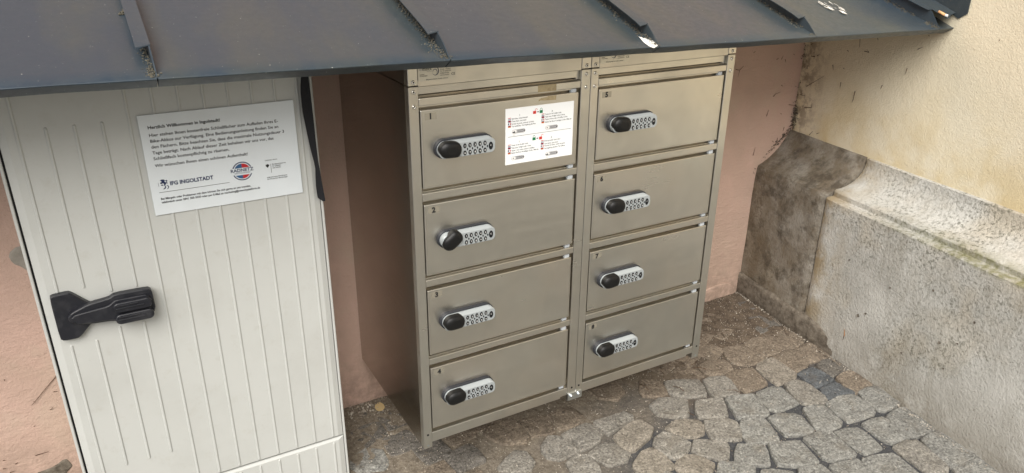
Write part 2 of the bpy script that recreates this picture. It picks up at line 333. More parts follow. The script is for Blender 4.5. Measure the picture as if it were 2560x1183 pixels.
# yellow wall
k = Mat('yellow_render', (.72, .61, .42), .92, rand=False, spec=.2)
c = k.mix(k.ramp(k.noise(1.8, 4), .40, .68), (.84, .765, .59), (.80, .71, .52))
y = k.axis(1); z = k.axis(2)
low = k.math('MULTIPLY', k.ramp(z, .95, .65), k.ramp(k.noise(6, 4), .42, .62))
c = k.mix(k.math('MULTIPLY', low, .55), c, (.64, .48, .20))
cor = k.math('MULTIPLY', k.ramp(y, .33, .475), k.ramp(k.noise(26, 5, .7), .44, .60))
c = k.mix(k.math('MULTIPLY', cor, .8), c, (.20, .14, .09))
sp = k.ramp(k.noise(150, 3, .6), .715, .74)
c = k.mix(k.math('MULTIPLY', sp, .5), c, (.20, .14, .08))
k.color(c)
k.bump(k.noise(210, 5, .7), .0045, .6)
k.bump(k.noise(75, 3), .003, .3)
k.bump(k.noise(12, 3), .008, .25)
M['yellow'] = k.m
# plinth stones
def stone(name, dark):
    k = Mat(name, (.46, .44, .39), .92, rand=False, spec=.2)
    y = k.axis(1); z = k.axis(2)
    c = k.mix(k.ramp(k.noise(5, 5, .62), .38, .66), (.58, .57, .53), (.45, .44, .405))
    c = k.mix(k.math('MULTIPLY', k.ramp(k.noise(3.1, 3), .50, .64), .55), c, (.47, .40, .29))
    alg = k.math('MULTIPLY', k.ramp(k.noise(95, 5, .75), .50, .60), k.ramp(k.noise(3.4, 4), .40, .60))
    c = k.mix(k.math('MULTIPLY', alg, .8), c, (.13, .13, .10))
    drip = k.ramp(k.noise(7, 5, .65, .6, (1, 1, .22)), .50, .68)
    c = k.mix(k.math('MULTIPLY', drip, .6), c, (.27, .245, .195))
    pit = k.ramp(k.noise(130, 4, .65), .63, .67)
    c = k.mix(k.math('MULTIPLY', pit, .6), c, (.14, .125, .10))
    if dark:  # corner stone: brown stains, plus the shade under the roof painted in
        s1 = k.ramp(k.noise(9, 5, .68), .30, .62)
        c = k.mix(k.math('ADD', k.math('MULTIPLY', s1, .5), .42), c, (.165, .130, .088))
        s2 = k.ramp(k.noise(15, 5, .7), .48, .64)
        c = k.mix(k.math('MULTIPLY', s2, .8), c, (.085, .07, .052))
    else:
        t = k.math('MULTIPLY', k.ramp(y, -.02, .10), k.ramp(k.noise(11, 4), .34, .58))
        c = k.mix(k.math('MULTIPLY', t, .8), c, (.34, .255, .135))
        foot = k.math('MULTIPLY', k.ramp(z, .20, .0), k.ramp(k.noise(10, 5, .65), .28, .52))
        c = k.mix(k.math('MULTIPLY', foot, .6), c, (.23, .20, .155))
        mz = k.math('MULTIPLY', k.ramp(z, .512, .524), k.ramp(z, .556, .543))
        mo = k.math('MULTIPLY', mz, k.math('MULTIPLY', k.ramp(y, -.05, -.42), k.ramp(k.noise(40, 4, .7), .30, .62, 0, .8)))
        c = k.mix(mo, c, (.17, .165, .055))
    k.color(c)
    k.bump(k.noise(120, 4, .62), .006, .7)
    k.bump(k.noise(290, 3), .003, .6)
    return k.m
M['stone'] = stone('plinth_limestone', False)
M['stone_stained_shaded'] = stone('plinth_stained_shaded_stone', True)
k = Mat('mortar_rough', (.30, .26, .21), .95, rand=False)
k.color(k.mix(k.ramp(k.noise(40, 5, .7), .36, .64), (.085, .068, .05), (.22, .19, .15)))
k.bump(k.noise(90, 5, .7), .006, .8); M['mortar'] = k.m
k = Mat('cement_patch', (.33, .30, .26), .95, rand=False)
k.color(k.mix(k.ramp(k.noise(40, 4), .4, .66), (.36, .33, .285), (.27, .245, .21))); k.bump(k.noise(160, 4), .002, .5); M['cement'] = k.m
# ground: dark jointing in the open, brown soil towards the wall
k = Mat('joint_soil', (.10, .09, .08), .95, rand=False)
y = k.axis(1); x = k.axis(0)
back = k.ramp(k.math('ADD', k.math('MULTIPLY', y, 1.0), k.ramp(k.noise(6, 4), 0, 1, -.28, .28)), -.12, .16)
soil = k.mix(k.ramp(k.noise(45, 5, .7), .34, .66), (.060, .043, .029), (.155, .120, .086))
grit = k.mix(k.ramp(k.noise(160, 3, .6), .40, .66), (.040, .042, .046), (.075, .075, .077))
sand = k.mix(k.ramp(k.noise(70, 5, .75), .36, .64), (.125, .100, .072), (.275, .235, .180))
lft = k.ramp(k.math('ADD', x, k.ramp(k.noise(5, 3), 0, 1, -.25, .25)), 1.0, .62)
soil = k.mix(lft, soil, sand)
c = k.mix(k.math('MAXIMUM', back, k.math('MULTIPLY', k.ramp(x, .62, .35), .8)), grit, soil)
sp = k.ramp(k.noise(260, 2, .5), .66, .70)
c = k.mix(k.math('MULTIPLY', sp, .55), c, (.36, .32, .25))
k.color(c)
k.bump(k.noise(120, 4, .65), .005, .8); M['soil'] = k.m
GRAN = [((.295, .290, .262), (.188, .184, .168)), ((.29, .272, .236), (.19, .176, .152)), ((.29, .258, .213), (.205, .182, .147)),
        ((.245, .200, .150), (.160, .128, .096)), ((.18, .165, .145), (.12, .11, .095)), ((.125, .135, .14), (.085, .09, .095))]
for i, (a, b) in enumerate(GRAN):
    k = Mat('granite_%d' % i, a, .82)
    c = k.mix(k.ramp(k.noise(38, 4, .65), .36, .66), a, b)
    oi = k.node('ShaderNodeObjectInfo')
    c = k.mix(k.math('MULTIPLY', oi.outputs['Random'], .35), c, b)
    gr = k.noise(150, 5, .75)
    c = k.mix(k.math('MULTIPLY', k.ramp(gr, .48, .38), .9), c, tuple(v * .42 for v in b))
    c = k.mix(k.math('MULTIPLY', k.ramp(gr, .54, .64), .8), c, tuple(min(.7, v * 1.55) for v in a))
    d = k.ramp(k.noise(16, 4, .7), .52, .70)
    c = k.mix(k.math('MULTIPLY', d, .4), c, (.17, .145, .11))
    k.color(c)
    k.bump(k.noise(55, 5, .68), .010, .8)
    k.bump(k.noise(210, 3), .003, .7)
    M['gran%d' % i] = k.m
k = Mat('pebble', (.38, .34, .27), .85)
k.color(k.mix(k.ramp(k.noise(31, 2), .35, .65), (.58, .53, .45), (.20, .16, .12))); M['pebble'] = k.m
k = Mat('dead_leaf', (.62, .47, .24), .7); M['leaf'] = k.m
k = Mat('dry_stalk', (.085, .045, .022), .9); M['stalk'] = k.m
k = Mat('pale_stalk', (.22, .18, .135), .9); M['pale'] = k.m
k = Mat('cigarette_filter', (.72, .42, .20), .8); M['filter'] = k.m
k = Mat('cigarette_paper', (.80, .79, .77), .7); M['paper'] = k.m
k = Mat('rust_run', (.30, .12, .03), .9); M['rust'] = k.m

# ------------------------------------------------------------------ mesh helpers (coordinates in metres, locker base line frame)
class MB:
    def __init__(s):
        s.v = []; s.f = []; s.mi = []; s.smooth = []
    def add(s, verts, faces, mi=0, smooth=False):
        o = len(s.v)
        s.v += [tuple(p) for p in verts]
        for f in faces:
            s.f.append([i + o for i in f]); s.mi.append(mi); s.smooth.append(smooth)
        return s
    def box(s, x0, x1, y0, y1, z0, z1, bev=0.0, mi=0, seg=1):
        bm = bmesh.new()
        bmesh.ops.create_cube(bm, size=1)
        for v in bm.verts:
            v.co = Vector(((x0 + x1) / 2 + v.co.x * (x1 - x0), (y0 + y1) / 2 + v.co.y * (y1 - y0), (z0 + z1) / 2 + v.co.z * (z1 - z0)))
        if bev:
            bmesh.ops.bevel(bm, geom=list(bm.edges), offset=bev, segments=seg, affect='EDGES', profile=.5)
        bm.verts.index_update()
        s.add([v.co for v in bm.verts], [[v.index for v in f.verts] for f in bm.faces], mi)
        bm.free()
        return s
    def loft(s, rings, cap0=True, cap1=True, mi=0, smooth=False):
        """rings: lists of equal length of 3-D points"""
        n = len(rings[0]); vs = [p for r in rings for p in r]; fs = []
        for a in range(len(rings) - 1):
            for i in range(n):
                j = (i + 1) % n
                fs.append([a * n + i, a * n + j, (a + 1) * n + j, (a + 1) * n + i])
        s.add(vs, fs, mi, smooth)
        o = len(s.v) - len(vs)
        if cap0: s.f.append([o + i for i in range(n)][::-1]); s.mi.append(mi); s.smooth.append(False)
        if cap1: s.f.append([o + (len(rings) - 1) * n + i for i in range(n)]); s.mi.append(mi); s.smooth.append(False)
        return s
    def plate(s, poly, y0, y1, bev=0.0, mi=0):
        """polygon in (x,z), from depth y0 (front) to y1 (back)"""
        rings = [[(x, y1, z) for x, z in poly]]
        if bev:
            rings += [[(x, y0 + bev, z) for x, z in poly], [(x, y0, z) for x, z in inset(poly, bev)]]
        else:
            rings += [[(x, y0, z) for x, z in poly]]
        return s.loft(rings, mi=mi)
    def tube(s, pts, r, n=6, mi=0):
        rings = []
        for i, p in enumerate(pts):
            a = Vector(pts[max(i - 1, 0)]); b = Vector(pts[min(i + 1, len(pts) - 1)])
            t = (b - a).normalized()
            u = t.cross(Vector((0, 0, 1)))
            if u.length < 1e-3: u = t.cross(Vector((1, 0, 0)))
            u.normalize(); w = t.cross(u)
            rr = r[i] if isinstance(r, (list, tuple)) else r
            rings.append([tuple(Vector(p) + (u * math.cos(q) + w * math.sin(q)) * rr) for q in [2 * math.pi * j / n for j in range(n)]])
        return s.loft(rings, mi=mi, smooth=True)
    def mesh(s, name, mats, off=(0, 0, 0)):
        me = bpy.data.meshes.new(name)
        me.from_pydata([(x - off[0], y - off[1], z - off[2]) for x, y, z in s.v], [], s.f)
        for m in (mats if isinstance(mats, (list, tuple)) else [mats]):
            me.materials.append(M[m])
        me.polygons.foreach_set('material_index', s.mi)
        me.polygons.foreach_set('use_smooth', s.smooth)
        bm = bmesh.new(); bm.from_mesh(me)
        bmesh.ops.recalc_face_normals(bm, faces=list(bm.faces))
        bm.to_mesh(me); bm.free()
        me.update()
        return me

def inset(poly, d):
    n = len(poly)
    area = sum(poly[i][0] * poly[(i + 1) % n][1] - poly[(i + 1) % n][0] * poly[i][1] for i in range(n))
    sg = 1 if area > 0 else -1
    out = []
    for i in range(n):
        a, b, c = Vector(poly[i - 1]), Vector(poly[i]), Vector(poly[(i + 1) % n])
        e1 = (b - a).normalized(); e2 = (c - b).normalized()
        n1 = Vector((-e1.y, e1.x)) * sg; n2 = Vector((-e2.y, e2.x)) * sg
        m = n1 + n2
        l = m.length
        if l < 1e-6: out.append(tuple(b + n1 * d)); continue
        m /= l
        out.append(tuple(b + m * (d / max(.45, m.dot(n1)))))
    return out
def chaikin(poly, it=1, k=.25):
    for _ in range(it):
        q = []
        n = len(poly)
        for i in range(n):
            a, b = poly[i], poly[(i + 1) % n]
            q.append((a[0] * (1 - k) + b[0] * k, a[1] * (1 - k) + b[1] * k))
            q.append((a[0] * k + b[0] * (1 - k), a[1] * k + b[1] * (1 - k)))
        poly = q
    return poly
def stadium(x0, x1, z0, z1, n=8, r=None):
    h = (z1 - z0) / 2
    r = min(h, (x1 - x0) / 2) if r is None else r
    out = []
    for cx, cz, a0 in ((x1 - r, z1 - r, 0), (x0 + r, z1 - r, 90), (x0 + r, z0 + r, 180), (x1 - r, z0 + r, 270)):
        for i in range(n):
            a = math.radians(a0 + 90 * i / (n - 1))
            out.append((cx + r * math.cos(a), cz + r * math.sin(a)))
    return out
def ellipse(cx, cz, rx, rz, n=20):
    return [(cx + rx * math.cos(2 * math.pi * i / n), cz + rz * math.sin(2 * math.pi * i / n)) for i in range(n)]

TOP = []
def thing(name, label, cat, loc, group=None):
    o = bpy.data.objects.new(name, None)
    o.empty_display_size = .05
    o.location = loc
    COL.objects.link(o)
    o['label'] = label; o['category'] = cat
    if group: o['group'] = group
    TOP.append(o)
    return o
def worldloc(o):
    v = Vector(o.location)
    while o.parent:
        o = o.parent; v += Vector(o.location)
    return v
def part(name, mb, mats, parent, label=None):
    base = worldloc(parent)
    me = mb.mesh(name, mats, base)
    o = bpy.data.objects.new(name, me)
    o.parent = parent
    COL.objects.link(o)
    if label: o['label'] = label
    return o
def solo(name, mb, mats, label, cat, loc=(0, 0, 0), group=None, kind=None):
    me = mb.mesh(name, mats, loc)
    o = bpy.data.objects.new(name, me)
    o.location = loc
    COL.objects.link(o)
    if label: o['label'] = label
    if cat: o['category'] = cat
    if group: o['group'] = group
    if kind: o['kind'] = kind
    TOP.append(o)
    return o
def copy_tree(o, parent=None):
    c = o.copy(); COL.objects.link(c); c.parent = parent
    for ch in list(o.children): copy_tree(ch, c)
    return c

_font = {}
def text_geo(body, bold=0.0):
    """outline of a line of lettering: verts in (x, z) with unit size, plus faces"""
    key = (body, bold)
    if key not in _font:
        cu = bpy.data.curves.new('t', 'FONT')
        cu.body = body; cu.size = 1.0; cu.offset = bold; cu.resolution_u = 2
        ob = bpy.data.objects.new('t', cu)
        COL.objects.link(ob)
        dg = bpy.context.evaluated_depsgraph_get(); dg.update()
        me = bpy.data.meshes.new_from_object(ob.evaluated_get(dg))
        _font[key] = ([(v.co.x, v.co.y) for v in me.vertices], [list(p.vertices) for p in me.polygons])
        bpy.data.objects.remove(ob); bpy.data.curves.remove(cu); bpy.data.meshes.remove(me)
    return _font[key]
def letter(mb, body, x, z, y, width=None, size=None, bold=0.0, mi=0, center=False):
    """flat lettering facing -Y; baseline start x,z. width fixes the length, size the height (em)"""
    vs, fs = text_geo(body, bold)
    if not vs: return
    x0 = min(v[0] for v in vs); x1 = max(v[0] for v in vs)
    sx = (width / (x1 - x0)) if width else size
    sz = size if size else sx
    ox = x - ((x1 + x0) / 2 * sx if center else x0 * sx)
    mb.add([(ox + vx * sx, y, z + vz * sz) for vx, vz in vs], fs, mi)
def flat(mb, poly, y, mi=0):
    mb.add([(x, y, z) for x, z in poly], [list(range(len(poly)))], mi)

D = .478          # rear wall plane
ZG = -.1415       # paving level in this frame
KW = .136         # the right-hand wall is not quite square: x grows with y
OFFY, OFFP = 1.664, 1.504
TA = math.tan(math.radians(18.5))
def ze(x): return .957 + .021 * (1.63 - x)
def zr(x, y): return ze(x) + (y + .1) * TA

# ================================================================== ground
gz = MB()
def ground_h(x, y):
    t = min(1, max(0, (y + .02 + .10 * mnoise.noise((x * 3, y * 3, 5))) / .40))
    t = t * t * (3 - 2 * t)
    near = ZG - .0105 + .0082 * t
    return near + .0022 * mnoise.noise((x * 14, y * 14, 1)) + .0015 * mnoise.noise((x * 45, y * 45, 2))
NX, NY = 150, 120
xs = [-1.6 + 3.5 * i / NX for i in range(NX + 1)]
ys = [-1.9 + 2.45 * j / NY for j in range(NY + 1)]
gz.add([(x, y, ground_h(x, y)) for y in ys for x in xs],
       [[j * (NX + 1) + i, j * (NX + 1) + i + 1, (j + 1) * (NX + 1) + i + 1, (j + 1) * (NX + 1) + i] for j in range(NY) for i in range(NX)], 0, True)
o4 = [(-60, -60), (60, -60), (60, .6), (-60, .6)]
i4 = [(xs[0], ys[0]), (xs[-1], ys[0]), (xs[-1], ys[-1]), (xs[0], ys[-1])]
gz.add([(x, y, ZG - .004) for x, y in o4] + [(x, y, ZG - .0075) for x, y in i4],
       [[0, 1, 5, 4], [1, 2, 6, 5], [2, 3, 7, 6], [3, 0, 4, 7]], 1)
k = Mat('far_paving', (.30, .285, .25), .85, rand=False)
cell = k.vor(10.5, 'DISTANCE_TO_EDGE', 'Distance', .75)
cc = k.vor(10.5, 'F1', 'Color', .75)
c = k.mix(k.ramp(k.noise(5, 4), .35, .65), (.235, .23, .215), (.18, .175, .165))
c = k.mix(.22, c, cc, 'OVERLAY')
c = k.mix(k.ramp(cell, .06, .12), (.09, .09, .088), c)
k.color(c); k.bump(k.ramp(cell, .04, .2), .012, .8); M['far_paving'] = k.m
ground = solo('ground', gz, ['soil', 'far_paving'], None, None, (0, 0, 0), kind='structure')

# cobbles: traced setts first, then setts filling the rest in loose arcs
def inside(p, poly):
    r = False; n = len(poly)
    for i in range(n):
        a, b = poly[i], poly[(i + 1) % n]
        if (a[1] > p[1]) != (b[1] > p[1]) and p[0] < (b[0] - a[0]) * (p[1] - a[1]) / (b[1] - a[1]) + a[0]: r = not r
    return r
def cobble_mb(poly, h, seed, mb=None):
    mb = mb or MB()
    p = chaikin(poly, 1, .06)
    p = inset(p, -.0055)
    cx = sum(q[0] for q in p) / len(p); cy = sum(q[1] for q in p) / len(p)
    p = [(x + .0022 * mnoise.noise((x * 60, y * 60, seed)), y + .0022 * mnoise.noise((x * 60, y * 60, seed + 9))) for x, y in p]
    tx, ty = random.uniform(-.03, .03), random.uniform(-.03, .03)
    def ring(q, z, nz=0):
        return [(x, y, ZG + z + (x - cx) * tx + (y - cy) * ty + nz * mnoise.noise((x * 45, y * 45, seed))) for x, y in q]
    sc = lambda f: [(cx + (x - cx) * f, cy + (y - cy) * f) for x, y in p]
    rings = [ring(p, -.03), ring(p, -.0065 + h, .003), ring(sc(.985), -.0020 + h, .003), ring(sc(.94), .0003 + h, .005), ring(sc(.65), .0006 + h, .009), ring(sc(.33), .0006 + h, .009)]
    mb.loft(rings, cap0=False, cap1=True, smooth=True)
    return mb
traced = [p for _, p in COBBLES]
n_c = 0
def add_cobble(poly, m, h):
    global n_c
    cx = sum(q[0] for q in poly) / len(poly); cy = sum(q[1] for q in poly) / len(poly)
    me = cobble_mb(poly, h, n_c * 3.7).mesh('cobble', 'gran%d' % m, (cx, cy, ZG))
    for f in me.polygons: f.use_smooth = True
    me.set_sharp_from_angle(angle=math.radians(34))
    o = bpy.data.objects.new('cobble', me); o.location = (cx, cy, ZG); o.parent = ground
    COL.objects.link(o); n_c += 1
def hh(y):
    t = min(1, max(0, (y + .05) / .4))
    return -.0010 - .0030 * t + random.uniform(-.0028, .0022)
for m, p in COBBLES:
    add_cobble(p, m, hh(sum(q[1] for q in p) / len(p)) - (.0008 if p[0][0] < .5 else 0))
field = MB()
placed = []
rowp, colp = .094, .100
for j in range(-26, 14):
    for i in range(-26, 22):
        u, v = (i + .5 * (j % 2)) * colp, j * rowp
        a = math.radians(12 + 10 * math.sin(u * 1.7))
        v2 = v + .10 * math.cos(u * 2.4)
        cx, cy = .5 + u * .97 - v2 * .20, -.1 + v2 * .97 + u * .18
        if cy > .44 or cy < -1.85 or cx < -1.5 or cx > OFFP + KW * cy - .075: continue
        w, d_ = random.uniform(.041, .046), random.uniform(.039, .044)
        q = []
        for sx, sy in ((-1, -.9), (-.9, -1), (.1, -1.03), (.9, -1), (1, -.9), (1.03, 0), (1, .88), (.88, 1), (0, 1.03), (-.9, 1), (-1, .9), (-1.03, 0)):
            ex, ey = sx * w * random.uniform(.95, 1.04), sy * d_ * random.uniform(.95, 1.04)
            q.append((cx + ex * math.cos(a) - ey * math.sin(a), cy + ex * math.sin(a) + ey * math.cos(a)))
        test = q + [(cx, cy)] + [((x + cx) / 2, (y + cy) / 2) for x, y in q]
        if any(inside(t, p) for t in test for p in traced): continue
        if any(inside(t, q) for p in traced for t in p): continue
        vis = cy > .191 - .547 * (cx + .148) - .10
        m = random.choice([3, 3, 3, 4]) if cy > .05 else random.choice([3, 1, 1]) if cx < .45 else random.choice([0, 0, 1, 1, 2])
        if vis and cx > -.22:
            add_cobble(q, m, hh(cy) - (.0012 if cx < .5 else 0))
        else:
            cobble_mb(q, hh(cy), i * 7.1 + j, field)
fo = solo('cobble_field', field, 'gran0', 'granite setts continuing outside the picture edge', None, (0, 0, 0), kind='stuff')
fo.parent = ground; TOP.remove(fo); del fo['label']
for f in fo.data.polygons: f.use_smooth = True

# ================================================================== rear wall (pink plaster)
def wall_grid(mb, fpos, nu, nv, amp, sc, seed, mi=0):
    vs = []
    for j in range(nv + 1):
        for i in range(nu + 1):
            p, n = fpos(i / nu, j / nv)
            p = Vector(p); n = Vector(n)
            vs.append(tuple(p + n * amp * (mnoise.noise(p * sc + Vector((seed, 0, 0))) + .4 * mnoise.noise(p * sc * 3.1 + Vector((seed, 5, 0))))))
    mb.add(vs, [[j * (nu + 1) + i, j * (nu + 1) + i + 1, (j + 1) * (nu + 1) + i + 1, (j + 1) * (nu + 1) + i] for j in range(nv) for i in range(nu)], mi, True)
rw = thing('rear_wall', 'pink plastered wall behind the lockers and the cabinet', 'wall', (0, D, ZG))
mb = MB()
wall_grid(mb, lambda u, v: ((-3.2 + 5.0 * u, D, ZG - .1 + 2.9 * v), (0, -1, 0)), 150, 90, .0022, 3.5, 3)
mb.box(-3.2, 1.8, D + .02, D + .30, ZG - .1, 2.7)
part('plaster', mb, 'pink', rw)
def blob(poly, y0, th, sc=1.0):
    m = MB()
    p = chaikin(poly, 1)
    m.loft([[(x, y0 + .004, z) for x, z in p], [(x, y0 - th * .6, z) for x, z in inset(p, .002)], [(x, y0 - th, z) for x, z in inset(p, .006)]], smooth=True)
    return m
part('cement_patch', blob([(-.795, .532), (-.77, .55), (-.735, .545), (-.73, .48), (-.752, .462), (-.775, .495), (-.79, .505)], D, .0025), 'cement', rw, 'grey cement patch on the pink plaster')
part('broken_plaster', blob(BROKEN_PLASTER, D, .004), 'mortar', rw, 'broken plaster with grey render showing')
part('foot_render', blob([(1.36, -.16), (1.36, -.095), (1.40, -.088), (1.47, -.083), (1.52, -.09), (1.56, -.16)], D, .006), 'pink', rw)
for strokes in (PINK_STROKES, LEFT_STROKES):
    m = MB()
    for s_ in strokes:
        m.tube([(x, D - .003 - .001 * i, z) for i, (x, z) in enumerate(s_)], [.0011] + [.0008] * (len(s_) - 2) + [.0004], 5)
    o = part('dried_tendrils', m, 'stalk', rw); o['kind'] = 'stuff'

# ================================================================== right-hand wall (yellow render on a stone plinth)
yw = thing('yellow_wall', 'yellow rendered side wall on a stained stone plinth at right', 'wall', (OFFY, 0, ZG))
nvec = Vector((-1, KW, 0)).normalized()
def rwp(s, dist, z):       # s: y at the render face, dist: how far the point stands out
    return Vector((OFFY + KW * s, s, z)) + nvec * dist
mb = MB()
wall_grid(mb, lambda u, v: (rwp(.62 - 4.6 * u, 0, .44 + 2.3 * v), nvec), 160, 80, .003, 5, 8)
c0 = [rwp(.62, -.01, ZG - .1), rwp(-3.98, -.01, ZG - .1), rwp(-3.98, -.3, ZG - .1), rwp(.62, -.3, ZG - .1)]
mb.loft([[tuple(p) for p in c0], [(p.x, p.y, 2.74) for p in c0]])
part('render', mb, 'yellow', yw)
def cove(n=9, d0=.150, z0=.388, d1=.012, z1=.505):
    out = []
    for i in range(n + 1):
        a = math.pi / 2 * i / n
        out.append((d0 - (d0 - d1) * math.sin(a) ** .92, z1 - (z1 - z0) * (math.cos(a) ** .92)) if 0 else (d0 + (d1 - d0) * math.sin(a), z0 + (z1 - z0) * (1 - math.cos(a))))
    return out
def mixc(c_, f): 
    n_ = len(c_) - 1
    return [(a * f + (c_[0][0] + (c_[-1][0] - c_[0][0]) * i / n_) * (1 - f), b * f + (c_[0][1] + (c_[-1][1] - c_[0][1]) * i / n_) * (1 - f)) for i, (a, b) in enumerate(c_)]
PR1 = [(.160, ZG - .05), (.160, -.05), (.160, .06), (.160, .18), (.159, .28), (.158, .355), (.155, .378)] + mixc(cove(9, .150, .388, .010, .503), .45) + [(0.004, .506), (-.02, .507)]
PR2 = [(.160, ZG - .05), (.160, -.05), (.160, .06), (.160, .18), (.160, .28), (.160, .364), (.1595, .381), (.156, .3845), (.134, .386), (.1315, .3885), (.131, .403), (.128, .4065)] + cove(9, .122, .409, .010, .503) + [(0.004, .506), (-.02, .507)]
def plinth(name, prof, s0, s1, n, mat, seed, label):
    m = MB(); rings = []
    # resample the profile so that the face can be uneven
    pts = []
    for a, b in zip(prof[:-1], prof[1:]):
        st = max(1, int(math.hypot(b[0] - a[0], b[1] - a[1]) / .02))
        pts += [(a[0] + (b[0] - a[0]) * i / st, a[1] + (b[1] - a[1]) * i / st) for i in range(st)]
    pts.append(prof[-1])
    vs = []
    for i in range(n + 1):
        s = s0 + (s1 - s0) * i / n
        edge = min(i, n - i)
        cut = .006 if edge == 0 else (.0015 if edge == 1 else 0)
        for dd, z in pts:
            p = rwp(s, dd - cut, z)
            amp = .0028
            q = nvec * amp * (mnoise.noise(p * 7 + Vector((seed, 0, 0))) + .5 * mnoise.noise(p * 26) + .25 * mnoise.noise(p * 70))
            vs.append(tuple(p + q))
    L = len(pts)
    m.add(vs, [[i * L + j, i * L + j + 1, (i + 1) * L + j + 1, (i + 1) * L + j] for i in range(n) for j in range(L - 1)], 0, True)
    for i in (0, n):
        m.add([vs[i * L + j] for j in range(L)] + [tuple(rwp(s0 if i == 0 else s1, -.02, ZG - .05))], [list(range(L + 1))])
    o = part(name, m, mat, yw, label)
    o.data.set_sharp_from_angle(angle=math.radians(33))
    return o
plinth('plinth_stone', PR1, .50, .106, 34, 'stone_stained_shaded', 1.3, 'brown stained plinth stone in the corner, coloured darker for shade')
plinth('plinth_stone', PR2, .100, -1.32, 110, 'stone', 4.1, 'pale weathered plinth stone with mossy ledge')
plinth('plinth_stone', PR2, -1.326, -2.7, 50, 'stone', 9.1, None)
m = MB()                                            # joint between the two stones, and the low rough footing in the corner
for zz in range(12):
    z0 = ZG - .02 + zz * .0445
m.loft([[tuple(rwp(.109, .138, ZG - .05)), tuple(rwp(.097, .138, ZG - .05)), tuple(rwp(.097, .0, ZG - .05)), tuple(rwp(.109, .0, ZG - .05))],
        [tuple(rwp(.109, .138, .37)), tuple(rwp(.097, .138, .37)), tuple(rwp(.097, .0, .37)), tuple(rwp(.109, .0, .37))]])
part('mortar_joint', m, 'mortar', yw)
m = MB()
vs = []; N = 60
for i in range(N + 1):
    s = .478 - .60 * i / N
    fade = 1 if i < N - 22 else ((N - i) / 22) ** .7
    for dd, z in ((.150, ZG - .04), (.170, ZG - .03), (.172, ZG + .02), (.171, -.075), (.167, -.062), (.152, -.056)):
        p = rwp(s, .150 + (dd - .150) * fade, z + .012 * mnoise.noise((s * 8, 0, 3)) * (z > ZG) - (z > ZG) * .03 * (1 - fade))
        vs.append(tuple(p + nvec * .005 * mnoise.noise(p * 22) + Vector((0, 0, .004 * mnoise.noise(p * 40)))))
m.add(vs, [[i * 6 + j, i * 6 + j + 1, (i + 1) * 6 + j + 1, (i + 1) * 6 + j] for i in range(N) for j in range(5)], 0, True)
part('rough_footing', m, 'mortar', yw, 'rough mortar footing at the base of the plinth')
m = MB()
for s_ in YELLOW_STROKES:
    m.tube([tuple(rwp(y, .003 + .001 * i, z)) for i, (y, z) in enumerate(s_)], [.0011] + [.0008] * (len(s_) - 2) + [.0004], 5)
o = part('dried_tendrils', m, 'stalk', yw); o['kind'] = 'stuff'
m = MB(); m.tube([tuple(rwp(-.085, .161, -.020)), tuple(rwp(-.09, .161, -.040)), tuple(rwp(-.088, .161, -.062))], [.0008, .0016, .0008], 6)
part('rust_streak', m, 'rust', yw)
m = MB()
for s_, z_, r_ in ((-.13, .055, .006), (-.155, .075, .004), (-.42, .12, .005), (-.45, .05, .0035), (-.36, .26, .004), (-.50, .23, .004), (-.22, .20, .003), (-.31, .02, .003), (-.47, .145, .003), (-.05, .22, .003)):
    n = 9
    c_ = [rwp(s_ + r_ * math.cos(2 * math.pi * i / n) * random.uniform(.6, 1.2), .1625, z_ + r_ * math.sin(2 * math.pi * i / n) * random.uniform(.5, 1.1)) for i in range(n)]
    m.add([tuple(p + nvec * .0022) for p in c_] + [tuple(rwp(s_, .1585, z_))], [[i, (i + 1) % n, n] for i in range(n)], 0, True)
o = part('weathering_pits', m, 'mortar', yw); o['kind'] = 'stuff'
# crumbling mortar along the corner of the two walls
def shard(mb, p, r, mi=0):
    vs = [Vector((random.uniform(-1, 1), random.uniform(-1, 1), random.uniform(-1, 1))) for _ in range(5)]
    R = Matrix.Rotation(random.uniform(0, 6.28), 3, Vector((random.random() - .5, random.random() - .5, random.random() - .5)))
    base = [(1, 0, 0), (-.5, .8, 0), (-.5, -.8, 0), (0, 0, .7), (0, 0, -.5)]
    vs = [Vector(p) + (R @ Vector((b[0] * random.uniform(.6, 1.2), b[1] * random.uniform(.6, 1.2), b[2] * random.uniform(.5, 1.1)))) * r for b in base]
    mb.add(vs, [[0, 1, 3], [1, 2, 3], [2, 0, 3], [1, 0, 4], [2, 1, 4], [0, 2, 4]], mi)
m = MB()
for i in range(420):
    t = random.random() ** .8
    zc = .60 - .25 * t
    dd = max(.0, (.52 - zc) / .14 * .16) if zc < .52 else 0
    p = rwp(D - abs(random.gauss(0, .008)) - .004, min(.165, dd) + abs(random.gauss(0, .006)), zc + random.gauss(0, .006))
    shard(m, p, random.uniform(.0015, .006))
o = part('crumbling_mortar', m, 'mortar', yw); o['kind'] = 'stuff'
m = MB()
for i in range(120):
    zc = random.uniform(.50, .95)
    p = rwp(D - abs(random.gauss(0, .006)), abs(random.gauss(0, .006)), zc)
    if mnoise.noise((zc * 9, 0, 0)) > -.05: shard(m, p, random.uniform(.001, .0045))
o = part('corner_dust', m, 'moss', yw); o['kind'] = 'stuff'

